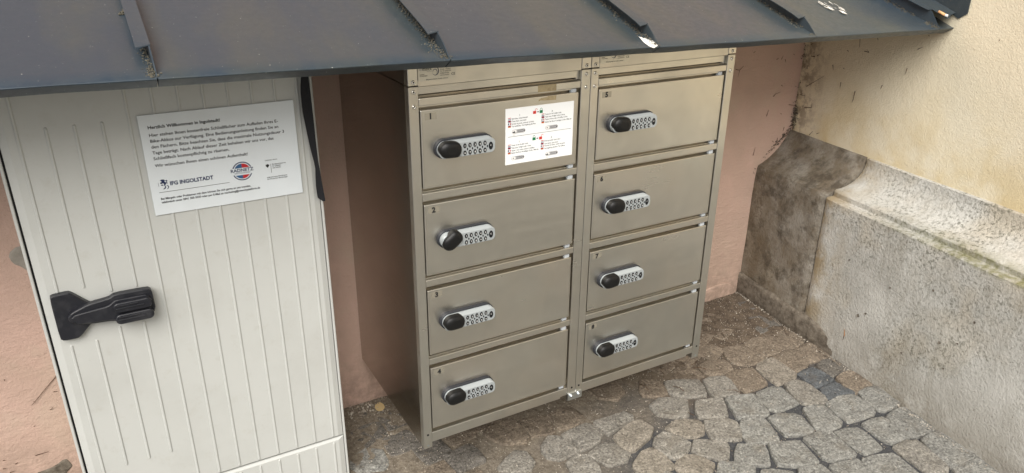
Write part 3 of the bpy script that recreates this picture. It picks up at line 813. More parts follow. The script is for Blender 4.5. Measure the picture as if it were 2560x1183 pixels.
# ================================================================== lean-to roof of seamed sheet metal
roof = thing('metal_roof', 'low grey standing seam sheet metal roof over lockers and cabinet', 'roof', (.3, D, .95))
SEAMS = [-3.57, -3.05, -2.53, -2.02, -1.50, -.981, -.463, .049, .560, 1.071, 1.583]  # leftmost bays are out of view, added to shade the pink wall
XR = 1.664
edges = SEAMS + [XR]
edges = [-4.1] + edges
for a, b in zip(edges[:-1], edges[1:]):
    m = MB(); nu, nv = 14, 16
    def pos(u, v):
        x = a + .001 + (b - a - .002) * u
        ymin = -.1
        y = ymin + (D - .001 - ymin) * v
        xm = min(x, OFFY + KW * y - .002) if b == XR else x
        sag = -.0035 * math.sin(math.pi * u) * min(1, v * 3) + .0016 * mnoise.noise((x * 5, y * 5, 2))
        return xm, y, zr(xm, y) + sag * min(1, .3 + v * 4)
    top = [[pos(i / nu, j / nv) for i in range(nu + 1)] for j in range(nv + 1)]
    # rounded nose, drip face turned back under the edge
    nose = []
    for dy, dz in ((.0260, -.0185), (.0012, -.0034), (-.0010, -.0014)):
        nose.append([(x, y + dy, z + dz + .0012 * mnoise.noise((x * 9, 0, 4))) for x, y, z in top[0]])
    grid = nose + top
    vs = [p for r in grid for p in r]
    R_ = len(grid)
    m.add(vs, [[j * (nu + 1) + i, j * (nu + 1) + i + 1, (j + 1) * (nu + 1) + i + 1, (j + 1) * (nu + 1) + i] for j in range(R_ - 1) for i in range(nu)], 0, True)
    und = [[(x, y, z - .004) for x, y, z in r] for r in top[1:]]
    vs2 = [(x, y, z) for x, y, z in nose[0]] + [p for r in und for p in r]
    m.add(vs2, [[j * (nu + 1) + i, (j + 1) * (nu + 1) + i, (j + 1) * (nu + 1) + i + 1, j * (nu + 1) + i + 1] for j in range(len(und)) for i in range(nu)], 0, True)
    part('roof_pan', m, 'roof', roof)
HW = .027        # seam height
for xs_ in SEAMS[:-1]:
    m = MB()
    cutb = -.1 + random.uniform(.045, .06)
    prof = []
    # web: tapers to the eave; flange folded to the left
    y_s = [-.098, -.085, -.07, cutb, .0, .1, .2, .3, .4, D - .002]
    hs_ = [.001, .010, .019, HW, HW, HW, HW, HW, HW, HW]
    rings = []
    for y, h in zip(y_s, hs_):
        zb = zr(xs_, y) - .001
        wob = .0012 * mnoise.noise((xs_, y * 6, 0))
        rings.append([(xs_ - .001 + wob, y, zb), (xs_ + .0012 + wob, y, zb), (xs_ + .0012 + wob, y, zb + h), (xs_ - .001 + wob, y, zb + h)])
    m.loft(rings)
    rings = []
    for y in [cutb + .001, cutb + .02, .0, .1, .2, .3, .4, D - .002]:
        zb = zr(xs_, y) + HW
        fw = .021 + .0015 * mnoise.noise((xs_, y * 4, 7))
        nz = .003 * math.exp(-(y - cutb) / .02)
        rings.append([(xs_ + .0018, y, zb - .0005), (xs_ + .0018, y, zb + .0012), (xs_ - fw, y, zb + .0002 - nz), (xs_ - fw, y, zb - .0018 - nz)])
    m.loft(rings)
    part('standing_seam', m, 'seam', roof)
# end flashing: last upstand, its wide cap with a torn front end, and the strip turned up the wall
m = MB()
xs_ = SEAMS[-1]
rings = []
for y, h in ((-.098, .001), (-.085, .015), (-.065, .034), (.0, .034), (.2, .034), (D - .002, .034)):
    zb = zr(xs_, y) - .001
    rings.append([(xs_ - .001, y, zb), (xs_ + .0012, y, zb), (xs_ + .0012, y, zb + h), (xs_ - .001, y, zb + h)])
m.loft(rings)
cap = [(1.566, D - .003), (1.566, -.03), (1.5695, -.0607), (1.590, -.0606), (1.586, -.085), (1.580, -.116), (1.600, -.112), (1.622, -.098), (1.644, -.098), (1.652, -.055), (1.662, 0.0), (1.690, .2), (1.727, D - .003)]
up = [(x, y, zr(x, y) + .036 + (.006 if x > 1.64 else 0)) for x, y in cap]
m.loft([[(x, y, z - .0015) for x, y, z in up], up])
part('end_flashing', m, 'seam', roof, 'wide bent sheet flashing against the yellow wall')
m = MB()
rings = []
for y, h0, h1 in ((-.135, .055, .10), (-.11, .030, .11), (-.05, .036, .11), (.1, .036, .11), (D - .003, .036, .11)):
    p = rwp(y, .0045, 0); q = rwp(y, .0025, 0)
    zb = zr(p.x, y)
    rings.append([(p.x, p.y, zb + h0), (p.x, p.y, zb + h1), (q.x, q.y, zb + h1), (q.x, q.y, zb + h0)])
m.loft(rings)
part('wall_flashing', m, 'seam', roof)
def on_roof(mb, poly, h=.0022, mi=0):
    mb.add([(x, y, zr(x, y) + h) for x, y in poly], [list(range(len(poly)))], mi)
m = MB(); on_roof(m, WHITE_PATCH, .0012); part('white_paint_flake', m, 'bird', roof, 'white flaked paint patch near the eave')
for p in WHITE_SMEAR:
    m = MB()
    # streaky: split the smear into thin runs
    xa, xb = min(q[0] for q in p), max(q[0] for q in p); ya, yb = min(q[1] for q in p), max(q[1] for q in p)
    for i in range(int(9000 * (xb - xa) * (yb - ya)) + 6):
        x_, y_ = random.uniform(xa, xb), random.uniform(ya, yb); l_ = random.uniform(.006, .022); w_ = random.uniform(.0008, .0026)
        pts = [(x_ - w_, y_ + l_ * .3), (x_ - w_ * .6, y_ - l_ * .3), (x_ + .001, y_ - l_ / 2), (x_ + w_, y_ - l_ * .2), (x_ + w_ * .7, y_ + l_ * .4), (x_, y_ + l_ / 2)]
        if all(inside(q, p) for q in pts): on_roof(m, pts, .0010 + i * 4e-6)
    if not m.v: on_roof(m, p, .001)
    part('white_smear', m, 'bird', roof, 'white bird dropping smeared on the sheet')
m = MB()
for xs_ in SEAMS[6:]:
    for i in range(520):
        t = random.random()
        y = -.092 + (.50 * t ** 1.3)
        wdt = .004 + .012 * (1 - t)
        off = abs(random.gauss(0, 1)) * wdt * .7
        if xs_ == -.463: off *= .6
        if mnoise.noise((xs_ * 7, y * 14, 0)) < -.30: continue
        x = xs_ - .002 - off
        shard(m, (x, y, zr(x, y) + .0005 + max(0, .006 - off * .5) * random.random()), random.uniform(.0008, .0030))
    for i in range(26):
        x = xs_ - .004 + random.gauss(0, .006); y = -.098 + random.random() * .012
        shard(m, (x, y, zr(x, y) + .002 * random.random()), random.uniform(.001, .003))
for i in range(160):
    x = -.4909 + random.random() * .016; y = .122 + random.random() * .017 * (x + .4909) / .016
    shard(m, (x, y, zr(x, y) + random.random() * .012 * (x + .4909) / .016), random.uniform(.0015, .004))
solo('seam_debris', m, 'moss', None, None, (0, 0, 0), kind='stuff')
cg = thing('cigarette_butt', 'cigarette butt with orange filter lying on the roof flashing', 'cigarette', (1.581, -.1, zr(1.581, -.1) + .037))
(x0, y0), (x1, y1), (x2, y2) = CIGARETTE
zc = lambda x, y: zr(x, y) + .0405
part('filter', MB().tube([(x0 + .004, y0, zc(x0, y0)), (x1 + .004, y1, zc(x1, y1))], .0038, 10), 'filter', cg)
part('paper', MB().tube([(x1 + .004, y1, zc(x1, y1)), (x2 + .004, y2 - .001, zc(x2, y2))], .0037, 10), 'paper', cg)

# ================================================================== cabinet
CX0, CX1, YC = -.731, -.1495, .165
cabi = thing('utility_cabinet', 'tall light grey ribbed utility cabinet with black swing handle', 'cabinet', ((CX0 + CX1) / 2, .32, ZG))
m = MB(); m.box(CX0, CX1, .1785, D - .001, ZG - .01, 1.02, .003); part('housing', m, 'cab', cabi)
m = MB()
m.box(CX0, CX0 + .0055, .168, .179, ZG - .01, 1.02, .0012)
m.box(CX1 - .0055, CX1, .168, .179, ZG - .01, 1.02, .0012)
part('frame', m, 'cab', cabi)
m = MB(); m.box(CX0 + .0055, CX1 - .0055, .1755, .1795, ZG, 1.01); part('gasket', m, 'gasket', cabi)
DX0, DX1 = -.7215, -.1565
def dpanel(z0, z1, bx=.0135, bz0=.004, bz1=.006):
    m = MB()
    r0 = [(DX0, z0), (DX1, z0), (DX1, z1), (DX0, z1)]
    r1 = [(DX0 + .001, z0 + .001), (DX1 - .001, z0 + .001), (DX1 - .001, z1 - .001), (DX0 + .001, z1 - .001)]
    r2 = [(DX0 + bx, z0 + bz0), (DX1 - bx, z0 + bz0), (DX1 - bx, z1 - bz1), (DX0 + bx, z1 - bz1)]
    m.loft([[(x, .1755, z) for x, z in r0], [(x, .1705, z) for x, z in r0], [(x, .1692, z) for x, z in r1], [(x, YC, z) for x, z in r2]])
    return m
door = part('door', dpanel(.0055, 1.015), 'cab', cabi)
skirt = part('base_panel', dpanel(ZG + .004, .0022, .0135, .004, .0065), 'cab', cabi)
def rib(z0, z1):
    m = MB()
    w = .0026
    p = stadium(-w, w, z0, z1, 5)
    m.loft([[(x, .001, z) for x, z in p], [(x, -.0010, z) for x, z in p], [(x, -.0018, z) for x, z in inset(p, .0009)], [(x, -.0020, z) for x, z in inset(p, .0017)]], cap0=False, smooth=True)
    return m
def add_rib(x, z0, z1, par):
    loc = worldloc(par)
    me = rib(0, z1 - z0).mesh('rib', 'cab')
    o = bpy.data.objects.new('rib', me); o.parent = par
    o.location = Vector((x, YC, z0)) - loc
    COL.objects.link(o)
for i in range(12):
    x = -.6915 + .0462 * i
    segs = [(.0115, .998)]
    if i == 0: segs = [(.013, .4315), (.551, .998)]
    if i == 1: segs = [(.1075, .4315), (.551, .880)]
    if i in (2, 3): segs = [(.1075, .4515), (.532, .880)]
    for a, b in segs: add_rib(x, a, b, door)
    add_rib(x, ZG + .02, -.0075, skirt)
# handle
HY = YC - .002
hdl = thing_part = part('swing_handle', MB().plate(chaikin([(-.706, .549), (-.700, .5515), (-.674, .5525), (-.668, .549), (-.645, .524), (-.630, .512), (-.630, .490), (-.644, .479), (-.668, .454), (-.676, .4495), (-.700, .4500), (-.706, .456)], 1, .18), HY - .011, YC, .0018), 'handle', cabi, 'black plastic swing handle with two padlock flaps')
m = MB()
lev = chaikin([(-.684, .503), (-.676, .512), (-.645, .524), (-.606, .528), (-.596, .534), (-.534, .533), (-.527, .527), (-.526, .482), (-.546, .466), (-.592, .466), (-.606, .477), (-.645, .480), (-.672, .487), (-.682, .494)], 1, .15)
m.plate(lev, HY - .022, HY - .008, .0018); part('lever', m, 'handle', hdl)
m = MB()
m.plate(chaikin([(-.678, .503), (-.670, .509), (-.610, .514), (-.596, .524), (-.540, .523), (-.534, .518), (-.534, .476), (-.548, .470), (-.590, .471), (-.604, .482), (-.668, .488), (-.677, .495)], 1, .10), HY - .0275, HY - .0215, .0014)
part('lever_cover', m, 'handle', hdl)
for zc_ in (.5085, .4825):
    m = MB()
    p = stadium(-.602, -.531, zc_ - .0105, zc_ + .0105, 7, .0095)
    m.plate(p, HY - .036, HY - .027, .0016)
    m.plate(ellipse(-.537, zc_, .0019, .0019, 10), HY - .0372, HY - .0355)
    m.box(-.598, -.546, HY - .0385, HY - .0355, zc_ - .0005, zc_ + .0010, .0004)
    m.box(-.596, -.556, HY - .0385, HY - .0355, zc_ + .0058, zc_ + .0072, .0004)
    part('padlock_flap', m, 'handle', hdl)
# strap
SP = [(1.0, -.1745, -.1605, .150), (.933, -.1755, -.161, .150), (.915, -.1785, -.1602, .1495), (.899, -.180, -.1598, .149), (.875, -.1800, -.1592, .1495), (.86, -.1795, -.159, .150), (.835, -.177, -.158, .151), (.81, -.174, -.1575, .153), (.78, -.170, -.1568, .155), (.76, -.167, -.1560, .156), (.745, -.1642, -.1555, .157), (.73, -.1632, -.1540, .157), (.71, -.1645, -.1525, .157), (.69, -.1652, -.1510, .1575), (.672, -.1645, -.1495, .158), (.662, -.1638, -.1485, .158), (.652, -.1530, -.1478, .158)]
m = MB()
m.loft([[(a, y, z), (b, y - .001, z), (b, y + .0004, z), (a, y + .0014, z)] for z, a, b, y in SP])
solo('webbing_strap', m, 'strap', 'black webbing strap hanging down the cabinet edge', 'strap', (-.17, .154, .65))

# ================================================================== notice on the cabinet
YS = .161
SX0, SX1, SZ0, SZ1 = -.4924, -.1942, .6792, .885
sg = thing('notice_sign', 'white printed notice board fixed to the grey cabinet door', 'sign', ((SX0 + SX1) / 2, YS, SZ0))
part('board', MB().box(SX0, SX1, YS, YC - .0021, SZ0, SZ1, .0005), 'sign', sg)
ly = YS - .0004
m = MB(); letter(m, 'Herzlich Willkommen in Ingolstadt!', -.4773, .8570, ly, .1330, .0088, .026); part('heading', m, 'ink', sg)
m = MB()
for t, z, x1 in (('Hier stehen Ihnen kostenfreie Schließfächer zum Aufladen Ihres E-', .8416, -.2305), ('Bike-Akkus zur Verfügung. Eine Bedienungsanleitung finden Sie an', .8298, -.2310),
                 ('den Fächern. Bitte beachten Sie, dass die maximale Nutzungsdauer 3', .8180, -.2203), ('Tage beträgt. Nach Ablauf dieser Zeit behalten wir uns vor, das', .8061, -.2435),
                 ('Schließfach kostenpflichtig zu räumen.', .7943, -.3343), ('Wir wünschen Ihnen einen schönen Aufenthalt!', .7797, -.2997)):
    letter(m, t, -.4773, z, ly, x1 + .4773, .0088, .014)
part('body_text', m, 'ink', sg)
m = MB()
letter(m, 'Bei Mängeln oder Problemen mit dem können Sie sich gerne an uns wenden,', -.4773, .7108, ly, .1755, .0064, .022)
letter(m, 'telefonisch unter 0841 305-3030 oder per E-Mail an marketing@newcityplatform.de', -.4773, .7034, ly, .1938, .0064, .022)
m.box(-.4782, -.3433, ly, YS + .0003, .7262, .7269)
part('contact_text', m, 'ink', sg)
m = MB()                                                # coat-of-arms panther and wordmark
letter(m, 'IFG INGOLSTADT', -.4556, .7390, ly, .0826, .0112, .035)
for poly in ([(-.4735, .7515), (-.4700, .7532), (-.4660, .7528), (-.4640, .7505), (-.4655, .7482), (-.4625, .7460), (-.4630, .7430), (-.4655, .7405), (-.4680, .7400), (-.4665, .7430), (-.4690, .7455), (-.4715, .7470), (-.4705, .7490)],
             [(-.4730, .7478), (-.4705, .7468), (-.4690, .7448), (-.4725, .7440), (-.4738, .7455)], [(-.4732, .7420), (-.4700, .7428), (-.4680, .7410), (-.4710, .7398)],
             [(-.4690, .7395), (-.4665, .7398), (-.4655, .7370), (-.4680, .7345), (-.4700, .7330), (-.4690, .7322), (-.4660, .7330), (-.4640, .7355), (-.4640, .7385), (-.4655, .7402)],
             [(-.4640, .7395), (-.4615, .7390), (-.4600, .7360), (-.4615, .7335), (-.4632, .7325), (-.4618, .7320), (-.4595, .7335), (-.4585, .7365), (-.4600, .7398)],
             [(-.4640, .7500), (-.4610, .7512), (-.4595, .7490), (-.4612, .7468), (-.4600, .7445), (-.4612, .7430), (-.4625, .7450), (-.4618, .7480)]):
    flat(m, poly, ly)
m.box(-.4773, -.4768, ly, YS + .0003, .7395, .7468)
part('town_logo', m, 'navy', sg)
m = MB()                                                # round cycle-network logo
cx, cz, R1 = -.3148, .7473, .0205
def arc_band(r0, r1, a0, a1, mi, n=14):
    p = [(cx + r1 * math.cos(math.radians(a0 + (a1 - a0) * i / n)), cz + r1 * math.sin(math.radians(a0 + (a1 - a0) * i / n))) for i in range(n + 1)]
    q = [(cx + r0 * math.cos(math.radians(a0 + (a1 - a0) * i / n)), cz + r0 * math.sin(math.radians(a0 + (a1 - a0) * i / n))) for i in range(n + 1)]
    for i in range(n):
        m.add([(x, ly, z) for x, z in (p[i], p[i + 1], q[i + 1], q[i])], [[0, 1, 2, 3]], mi)
arc_band(.0182, .0203, 22, 158, 0); arc_band(.0182, .0203, 202, 338, 0)
for lo, hi, sgn in ((.0070, .0163, 1), (.0085, .0163, -1)):
    half = []
    for side, mi in ((-1, 1), (1, 2)):
        pts = [(cx, cz + sgn * lo)]
        a_lo = math.asin(lo / .0163)
        for i in range(11):
            a = a_lo + (math.pi / 2 - a_lo) * i / 10
            pts.append((cx + side * .0163 * math.cos(a), cz + sgn * .0163 * math.sin(a)))
        flat(m, pts, ly, mi)
    for i in range(3):                                  # spokes
        a = math.radians(110 + 20 * i) * sgn
        m.add([(cx, ly - .0002, cz + sgn * .004 + 0), (cx + .0158 * math.cos(a) - .0003, ly - .0002, cz + .0158 * math.sin(a)), (cx + .0158 * math.cos(a) + .0003, ly - .0002, cz + .0158 * math.sin(a))], [[0, 1, 2]], 3) if 0 else None
letter(m, 'RADNETZ', -.3378, .7462, ly - .0002, .0458, .0100, .02, 0)
letter(m, 'DEUTSCHLAND', -.3304, .7420, ly - .0002, .0312, .0042, .0, 0)
part('cycle_network_logo', m, ['navy', 'blue', 'red', 'wprint'], sg)
m = MB()
letter(m, 'Gefördert durch:', -.2666, .7618, ly, .0256, .0038, .004)
letter(m, 'Bundesministerium', -.2527, .7517, ly, .0283, .0040, .010)
letter(m, 'für Digitales', -.2527, .7478, ly, .0180, .0040, .010)
letter(m, 'und Verkehr', -.2527, .7436, ly, .0176, .0040, .010)
letter(m, 'aufgrund eines Beschlusses', -.2667, .7240, ly, .0426, .0040, .008)
letter(m, 'des Deutschen Bundestages', -.2667, .7200, ly, .0432, .0040, .008)
m.box(-.2561, -.2555, ly, YS + .0003, .7346, .7542)
flat(m, [(-.2662, .7540), (-.2642, .7530), (-.2634, .7548), (-.2622, .7548), (-.2614, .7530), (-.2594, .7540), (-.2592, .7505), (-.2608, .7490), (-.2616, .7480), (-.2620, .7468), (-.2636, .7468), (-.2640, .7480), (-.2648, .7490), (-.2664, .7505)], ly)
part('ministry_imprint', m, 'ink', sg)

# ================================================================== lockers
WL = .45
ZT = [.8726, .6636, .4548, .2460]
ZB = [.7002, .4918, .2832, .0712]
RAILS = [(.6900, .6730), (.4813, .4642), (.2727, .2556)]
PW0, PW1, XE = .0215, .4232, .4488

def lock_meshes():
    d = {}
    bx0, bx1, bz0, bz1 = .0500, .1895, .7650, .8082
    m = MB(); m.plate(stadium(bx0, bx1, bz0, bz1, 9), -.0100, .0002, .0012); d['base'] = m.mesh('lock_base', 'lockbase')
    m = MB()
    o0 = stadium(.0535, .1880, .7685, .8048, 9); o1 = stadium(.0537, .1879, .7687, .8046, 9); o2 = stadium(.0555, .1868, .7690, .8010, 9, .0105)
    o3 = stadium(.0570, .1858, .7700, .8000, 9, .0098)
    m.loft([[(x, -.0100, z) for x, z in o0], [(x, -.0150, z) for x, z in o1], [(x, -.0228, z) for x, z in o2], [(x, -.0240, z) for x, z in o3]], cap0=False)
    d['body'] = m.mesh('lock_body', 'silver')
    kn = chaikin([(.0705, .8058), (.0930, .8050), (.0985, .8015), (.1035, .7945), (.1045, .7870), (.1030, .7790), (.0985, .7725), (.0940, .7705), (.0705, .7700), (.0620, .7728), (.0555, .7795), (.0530, .7880), (.0555, .7962), (.0620, .8030)], 1, .2)
    m = MB()
    rg = [[(x, -.0145, z) for x, z in kn], [(x, -.0270, z) for x, z in kn], [(x, -.0300, z) for x, z in inset(kn, .0016)]]
    c_ = (.0745, .7865)
    sc = lambda f, dx=0: [(c_[0] + dx + (x - c_[0]) * f, c_[1] + (z - c_[1]) * f) for x, z in kn]
    rg += [[(x, -.0335, z) for x, z in sc(.66, .004)], [(x, -.0345, z) for x, z in sc(.45, .004)]]
    m.loft(rg, cap0=False, smooth=True)
    d['knob'] = m.mesh('knob', 'knob', (.0790, 0, .7870))
    m = MB(); m.plate(ellipse(0, 0, .0024, .0028, 12), -.0008, .0004); m.plate(ellipse(0, 0, .0010, .0014, 8), -.0010, -.0002, 0, 1)
    d['keyhole'] = m.mesh('emergency_keyway', ['key', 'hole'])
    for i, ch in enumerate('1234567890C'):
        m = MB()
        rx, rz = (.0037, .0054) if ch != 'C' else (.0052, .0088)
        m.plate(ellipse(0, 0, rx, rz, 18), -.0010, .0006, .0004)
        if ch == 'C':
            letter(m, 'C', -.0004, -.0004, -.0012, .0030, .0050, .01, 1, True)
        else:
            letter(m, ch, 0, -.0021, -.0012, None, .0058, .015, 1, True)
        d['key' + ch] = m.mesh('key', ['key', 'wprint'])
    m = MB(); m.plate(ellipse(0, 0, .0015, .0027, 10), -.0006, .0004); d['dot'] = m.mesh('indicator', 'key')
    return d
LM = lock_meshes()
def child(name, me, parent, loc):
    o = bpy.data.objects.new(name, me); o.parent = parent; o.location = loc; COL.objects.link(o); return o
def digit_mesh(ch):
    m = MB(); letter(m, ch, 0, 0, 0, None, .0168, .05, 0, True); return m.mesh('number', 'ink')
def make_locker(name, label, first, xoff):
    t = thing(name, label, 'locker', (xoff + WL / 2, D / 2, .016), 'battery charging lockers')
    base = Vector((xoff + WL / 2, D / 2, .016))
    X = xoff
    m = MB()
    m.box(X + .0, X + .0012, .0202, D - .002, .016, .9225)
    m.box(X, X + .0012, .0202, D - .002, .925, .984)
    part('side_panel', m, 'steel_side_shaded', t)
    m = MB(); m.box(X + XE - .0012, X + XE, .0202, D - .002, .016, .984); part('side_panel', m, 'steel_side_shaded', t)
    m = MB()
    m.box(X + .022, X + .4228, .0165, .0235, .061, .900)
    m.box(X + .0012, X + XE - .0012, .0236, .0246, .036, .9824)
    m.box(X + .0012, X + XE - .0012, D - .006, D - .002, .036, .983)
    m.box(X + .0012, X + XE - .0012, .0247, D - .0061, .036, .0375)
    m.box(X + .0013, X + XE - .0013, .0210, D - .0061, .9826, .9838)
    part('inner_box', m, 'steel_shaded', t)
    for a, b in ((0.0, PW0), (PW1, XE)):
        m = MB(); m.box(X + a, X + b, 0, .020, .016, .9225, .0009); part('corner_post', m, 'steel', t)
        m = MB(); m.box(X + a, X + b, 0, .020, .9245, .984, .0009); part('upper_post', m, 'steel', t)
    m = MB(); m.box(X + PW0 + .0004, X + PW1 - .0004, 0.0008, .018, .9215, .984, .0009); part('header_panel', m, 'steel', t)
    m = MB()
    m.box(X + PW0 + .0004, X + .4135, .0045, .016, .9050, .9211, .0008)
    m.box(X + .4145, X + PW1 - .0004, .0100, .018, .8990, .9211, .0008)
    part('hood_rail', m, 'steel', t)
    m = MB()
    m.box(X + PW0 + .0004, X + PW1 - .0004, .0006, .018, .8815, .8975, .0018, 0, 2)
    m.box(X + PW0 + .0014, X + .4050, .0050, .018, .8780, .8811, .0004)
    part('rail', m, 'steel', t)
    for a, b in RAILS:
        m = MB(); m.box(X + PW0 + .0004, X + PW1 - .0004, .0006, .018, b, a, .0018, 0, 2)
        m.box(X + PW0 + .0014, X + .4050, .0060, .018, b - .0032, b - .0004, .0004)
        m.box(X + PW0 + .0014, X + .4050, .0080, .018, a + .0005, a + .0025, .0004)
        part('rail', m, 'steel', t)
    m = MB(); m.box(X + PW0 + .0004, X + PW1 - .0004, .0006, .018, .0360, .0595, .0018, 0, 2)
    m.box(X + PW0 - .001, X + .4030, .0030, .02, .0290, .0356, .0006)
    part('bottom_rail', m, 'steel', t)
    for z in (.9316, .9118, .8816):
        for x in (.0112, WL - .0128):
            m = MB()
            n = 12
            ring = lambda r, y: [(X + x + r * math.cos(2 * math.pi * i / n), y, z + r * math.sin(2 * math.pi * i / n)) for i in range(n)]
            m.loft([ring(.0047, .0002), ring(.0047, -.0008), ring(.0036, -.0019), ring(.0021, -.0021), ring(.0017, -.0006)], cap0=False, cap1=False, smooth=True)
            m.add(ring(.0017, -.0006), [list(range(n))], 1)
            part('rivet', m, ['rivet', 'hole'], t)
    for z in (.0560, .0240):
        for x in (.0105, WL - .0128):
            m = MB(); m.plate(ellipse(X + x, z, .0029, .0031, 12), -.0003, .002, 0, 1 if z > .03 else 0); part('bolt_hole' if z > .03 else 'screw', m, ['zinc', 'hole'], t)
    # maker's plate
    m = MB(); m.plate(stadium(X + .0225, X + .1070, .9322, .9815, 4, .003), -.0003, .001)
    pl = part('maker_plate', m, 'plate', t)
    m = MB(); yy = -.00055
    letter(m, 'lo', X + .0262, .9535, yy, .0058, .0098, 0.0, 1); letter(m, 'minck', X + .0325, .9535, yy, .0205, .0098, .006, 0)
    letter(m, 'systems', X + .0420, .9507, yy, .0110, .0026, .0, 2)
    letter(m, 'partner', X + .0264, .9450, yy, .0105, .0034, .006, 0); letter(m, 'in innovation', X + .0264, .9420, yy, .0165, .0034, .006, 0)
    for i, (s_, w_) in enumerate((('Lo Minck Systemen B.V.', .0270), ('Industrieweg 11', .0190), ('Zwaag - Holland', .0235), ('Tel. +31 (0)229 285', .0245), ('info@lominck.nl', .0200), ('www.lominck.nl', .0200))):
        letter(m, s_, X + .0712, .9605 - .0040 * i, yy, w_, .0034, .006, 0)
    letter(m, 'CE', X + .0965, .9400, yy, .0085, .0072, .006, 0)
    letter(m, 'Metaalwarenfabriek / flexible solutions', X + .0400, .9340, yy, .0480, .0030, .008, 0)
    part_l = part('plate_lettering', m, ['ink', 'lgrey', 'greyp'], pl)
    m = MB()
    for (cx_, cz_, r_, a0, a1, w_) in ((X + .0610, .9510, .0090, -150, 110, .0016), (X + .0600, .9495, .0060, -60, 190, .0010)):
        n = 22
        for i in range(n):
            b0 = math.radians(a0 + (a1 - a0) * i / n); b1 = math.radians(a0 + (a1 - a0) * (i + 1) / n)
            t0 = w_ * math.sin(math.pi * (i + .01) / n) + .0003; t1 = w_ * math.sin(math.pi * (i + 1) / n) + .0003
            m.add([(cx_ + (r_ * .85) * math.cos(b0), yy, cz_ + r_ * math.sin(b0)), (cx_ + (r_ * .85) * math.cos(b1), yy, cz_ + r_ * math.sin(b1)),
                   (cx_ + (r_ * .85 - t1) * math.cos(b1), yy, cz_ + (r_ - t1) * math.sin(b1)), (cx_ + (r_ * .85 - t0) * math.cos(b0), yy, cz_ + (r_ - t0) * math.sin(b0))], [[0, 1, 2, 3]])
    part('plate_emblem', m, 'navy', pl)
    for i in range(4):
        num = str(first + i)
        z0, z1 = ZB[i], ZT[i]
        m = MB(); m.box(X + .0238, X + .4170, -.0006, .0150, z0, z1, .0020, 0, 2)
        d = part('door', m, 'steel', t, 'stainless locker door numbered ' + num)
        # folded hem line of the door sheet
        m = MB()
        m.box(X + .0275, X + .0278, -.0008, 0, z0 + .0045, z1 - .0045); m.box(X + .4128, X + .4131, -.0008, 0, z0 + .0045, z1 - .0045); m.box(X + .0278, X + .4128, -.0008, 0, z0 + .0042, z0 + .0045)
        part('hem_line', m, 'steel_shaded', d)
        dl = worldloc(d)
        zc = z1 - .0143
        m = MB(); m.plate(stadium(X + .0335, X + .0600, zc - .0068, zc + .0072, 3, .001), -.0010, .0); part('number_foil', m, 'foil', d)
        child('number', digit_mesh(num), d, Vector((X + .0462, -.0013, zc - .0052)) - dl)
        for a, b in ((z0 - .0098, z0 + .001), (z1 - .001, z1 + .0085)):
            if b > .8785: b = .8800
            m = MB(); m.box(X + .3990, X + .4125, .0030, .0130, a, b, .0008); part('hinge_peg', m, 'peg', t)
        # combination lock
        dz = z1 - .8726
        lk = child('keypad_lock', LM['base'], t, Vector((X, -.0006, dz)) - base)
        lk['label'] = 'silver keypad lock on door ' + num
        child('lock_body', LM['body'], lk, (0, 0, 0))
        kb = child('knob', LM['knob'], lk, (.0790, 0, .7870))
        kh = Vector((.0155, -.0318, -.0005))
        if num == '2':
            kb.rotation_euler = (0, math.radians(-38), 0); kb['label'] = 'black knob turned upwards'
            kh = Matrix.Rotation(math.radians(-38), 3, 'Y') @ kh
        else:
            ra = math.radians(random.uniform(-5, 5)); kb.rotation_euler = (0, ra, 0); kh = Matrix.Rotation(ra, 3, 'Y') @ kh
        child('emergency_keyway', LM['keyhole'], lk, Vector((.0790, 0, .7870)) + kh)
        for j, ch in enumerate('1234567890'):
            child('key', LM['key' + ch], lk, (.1130 + .01205 * (j % 5), -.0240, .7922 if j < 5 else .7766))
        child('key', LM['keyC'], lk, (.1755, -.0240, .7844))
        for j in range(5):
            child('indicator', LM['dot'], lk, (.1191 + .01200 * j, -.0240, .7843))
    return t
make_locker('charging_locker', 'stainless steel charging locker with doors 1 to 4 beside the cabinet', 1, 0.0)
make_locker('charging_locker', 'stainless steel charging locker with doors 5 to 8 nearer the corner', 5, WL)
# bracket tying the two lockers together
br = thing('joining_bracket', 'small zinc plated bracket bolting the two lockers together at the bottom', 'bracket', (.4475, -.002, .018))
m = MB(); m.plate(stadium(.4265, .4700, .0178, .0408, 4, .003), -.0035, -.0001, .0006)
m.box(.4232, .4262, -.0045, .004, .0185, .0425, .0006)
part('plate', m, 'zinc', br)
for x in (.4350, .4590):
    m = MB(); n = 14
    ring = lambda r, y: [(x + r * math.cos(2 * math.pi * i / n), y, .0310 + r * math.sin(2 * math.pi * i / n)) for i in range(n)]
    m.loft([ring(.0062, -.0034), ring(.0062, -.0044), ring(.0046, -.0046), ring(.0046, -.0075), ring(.0034, -.0084)], cap0=False, smooth=False)
    part('bolt', m, 'zinc', br)

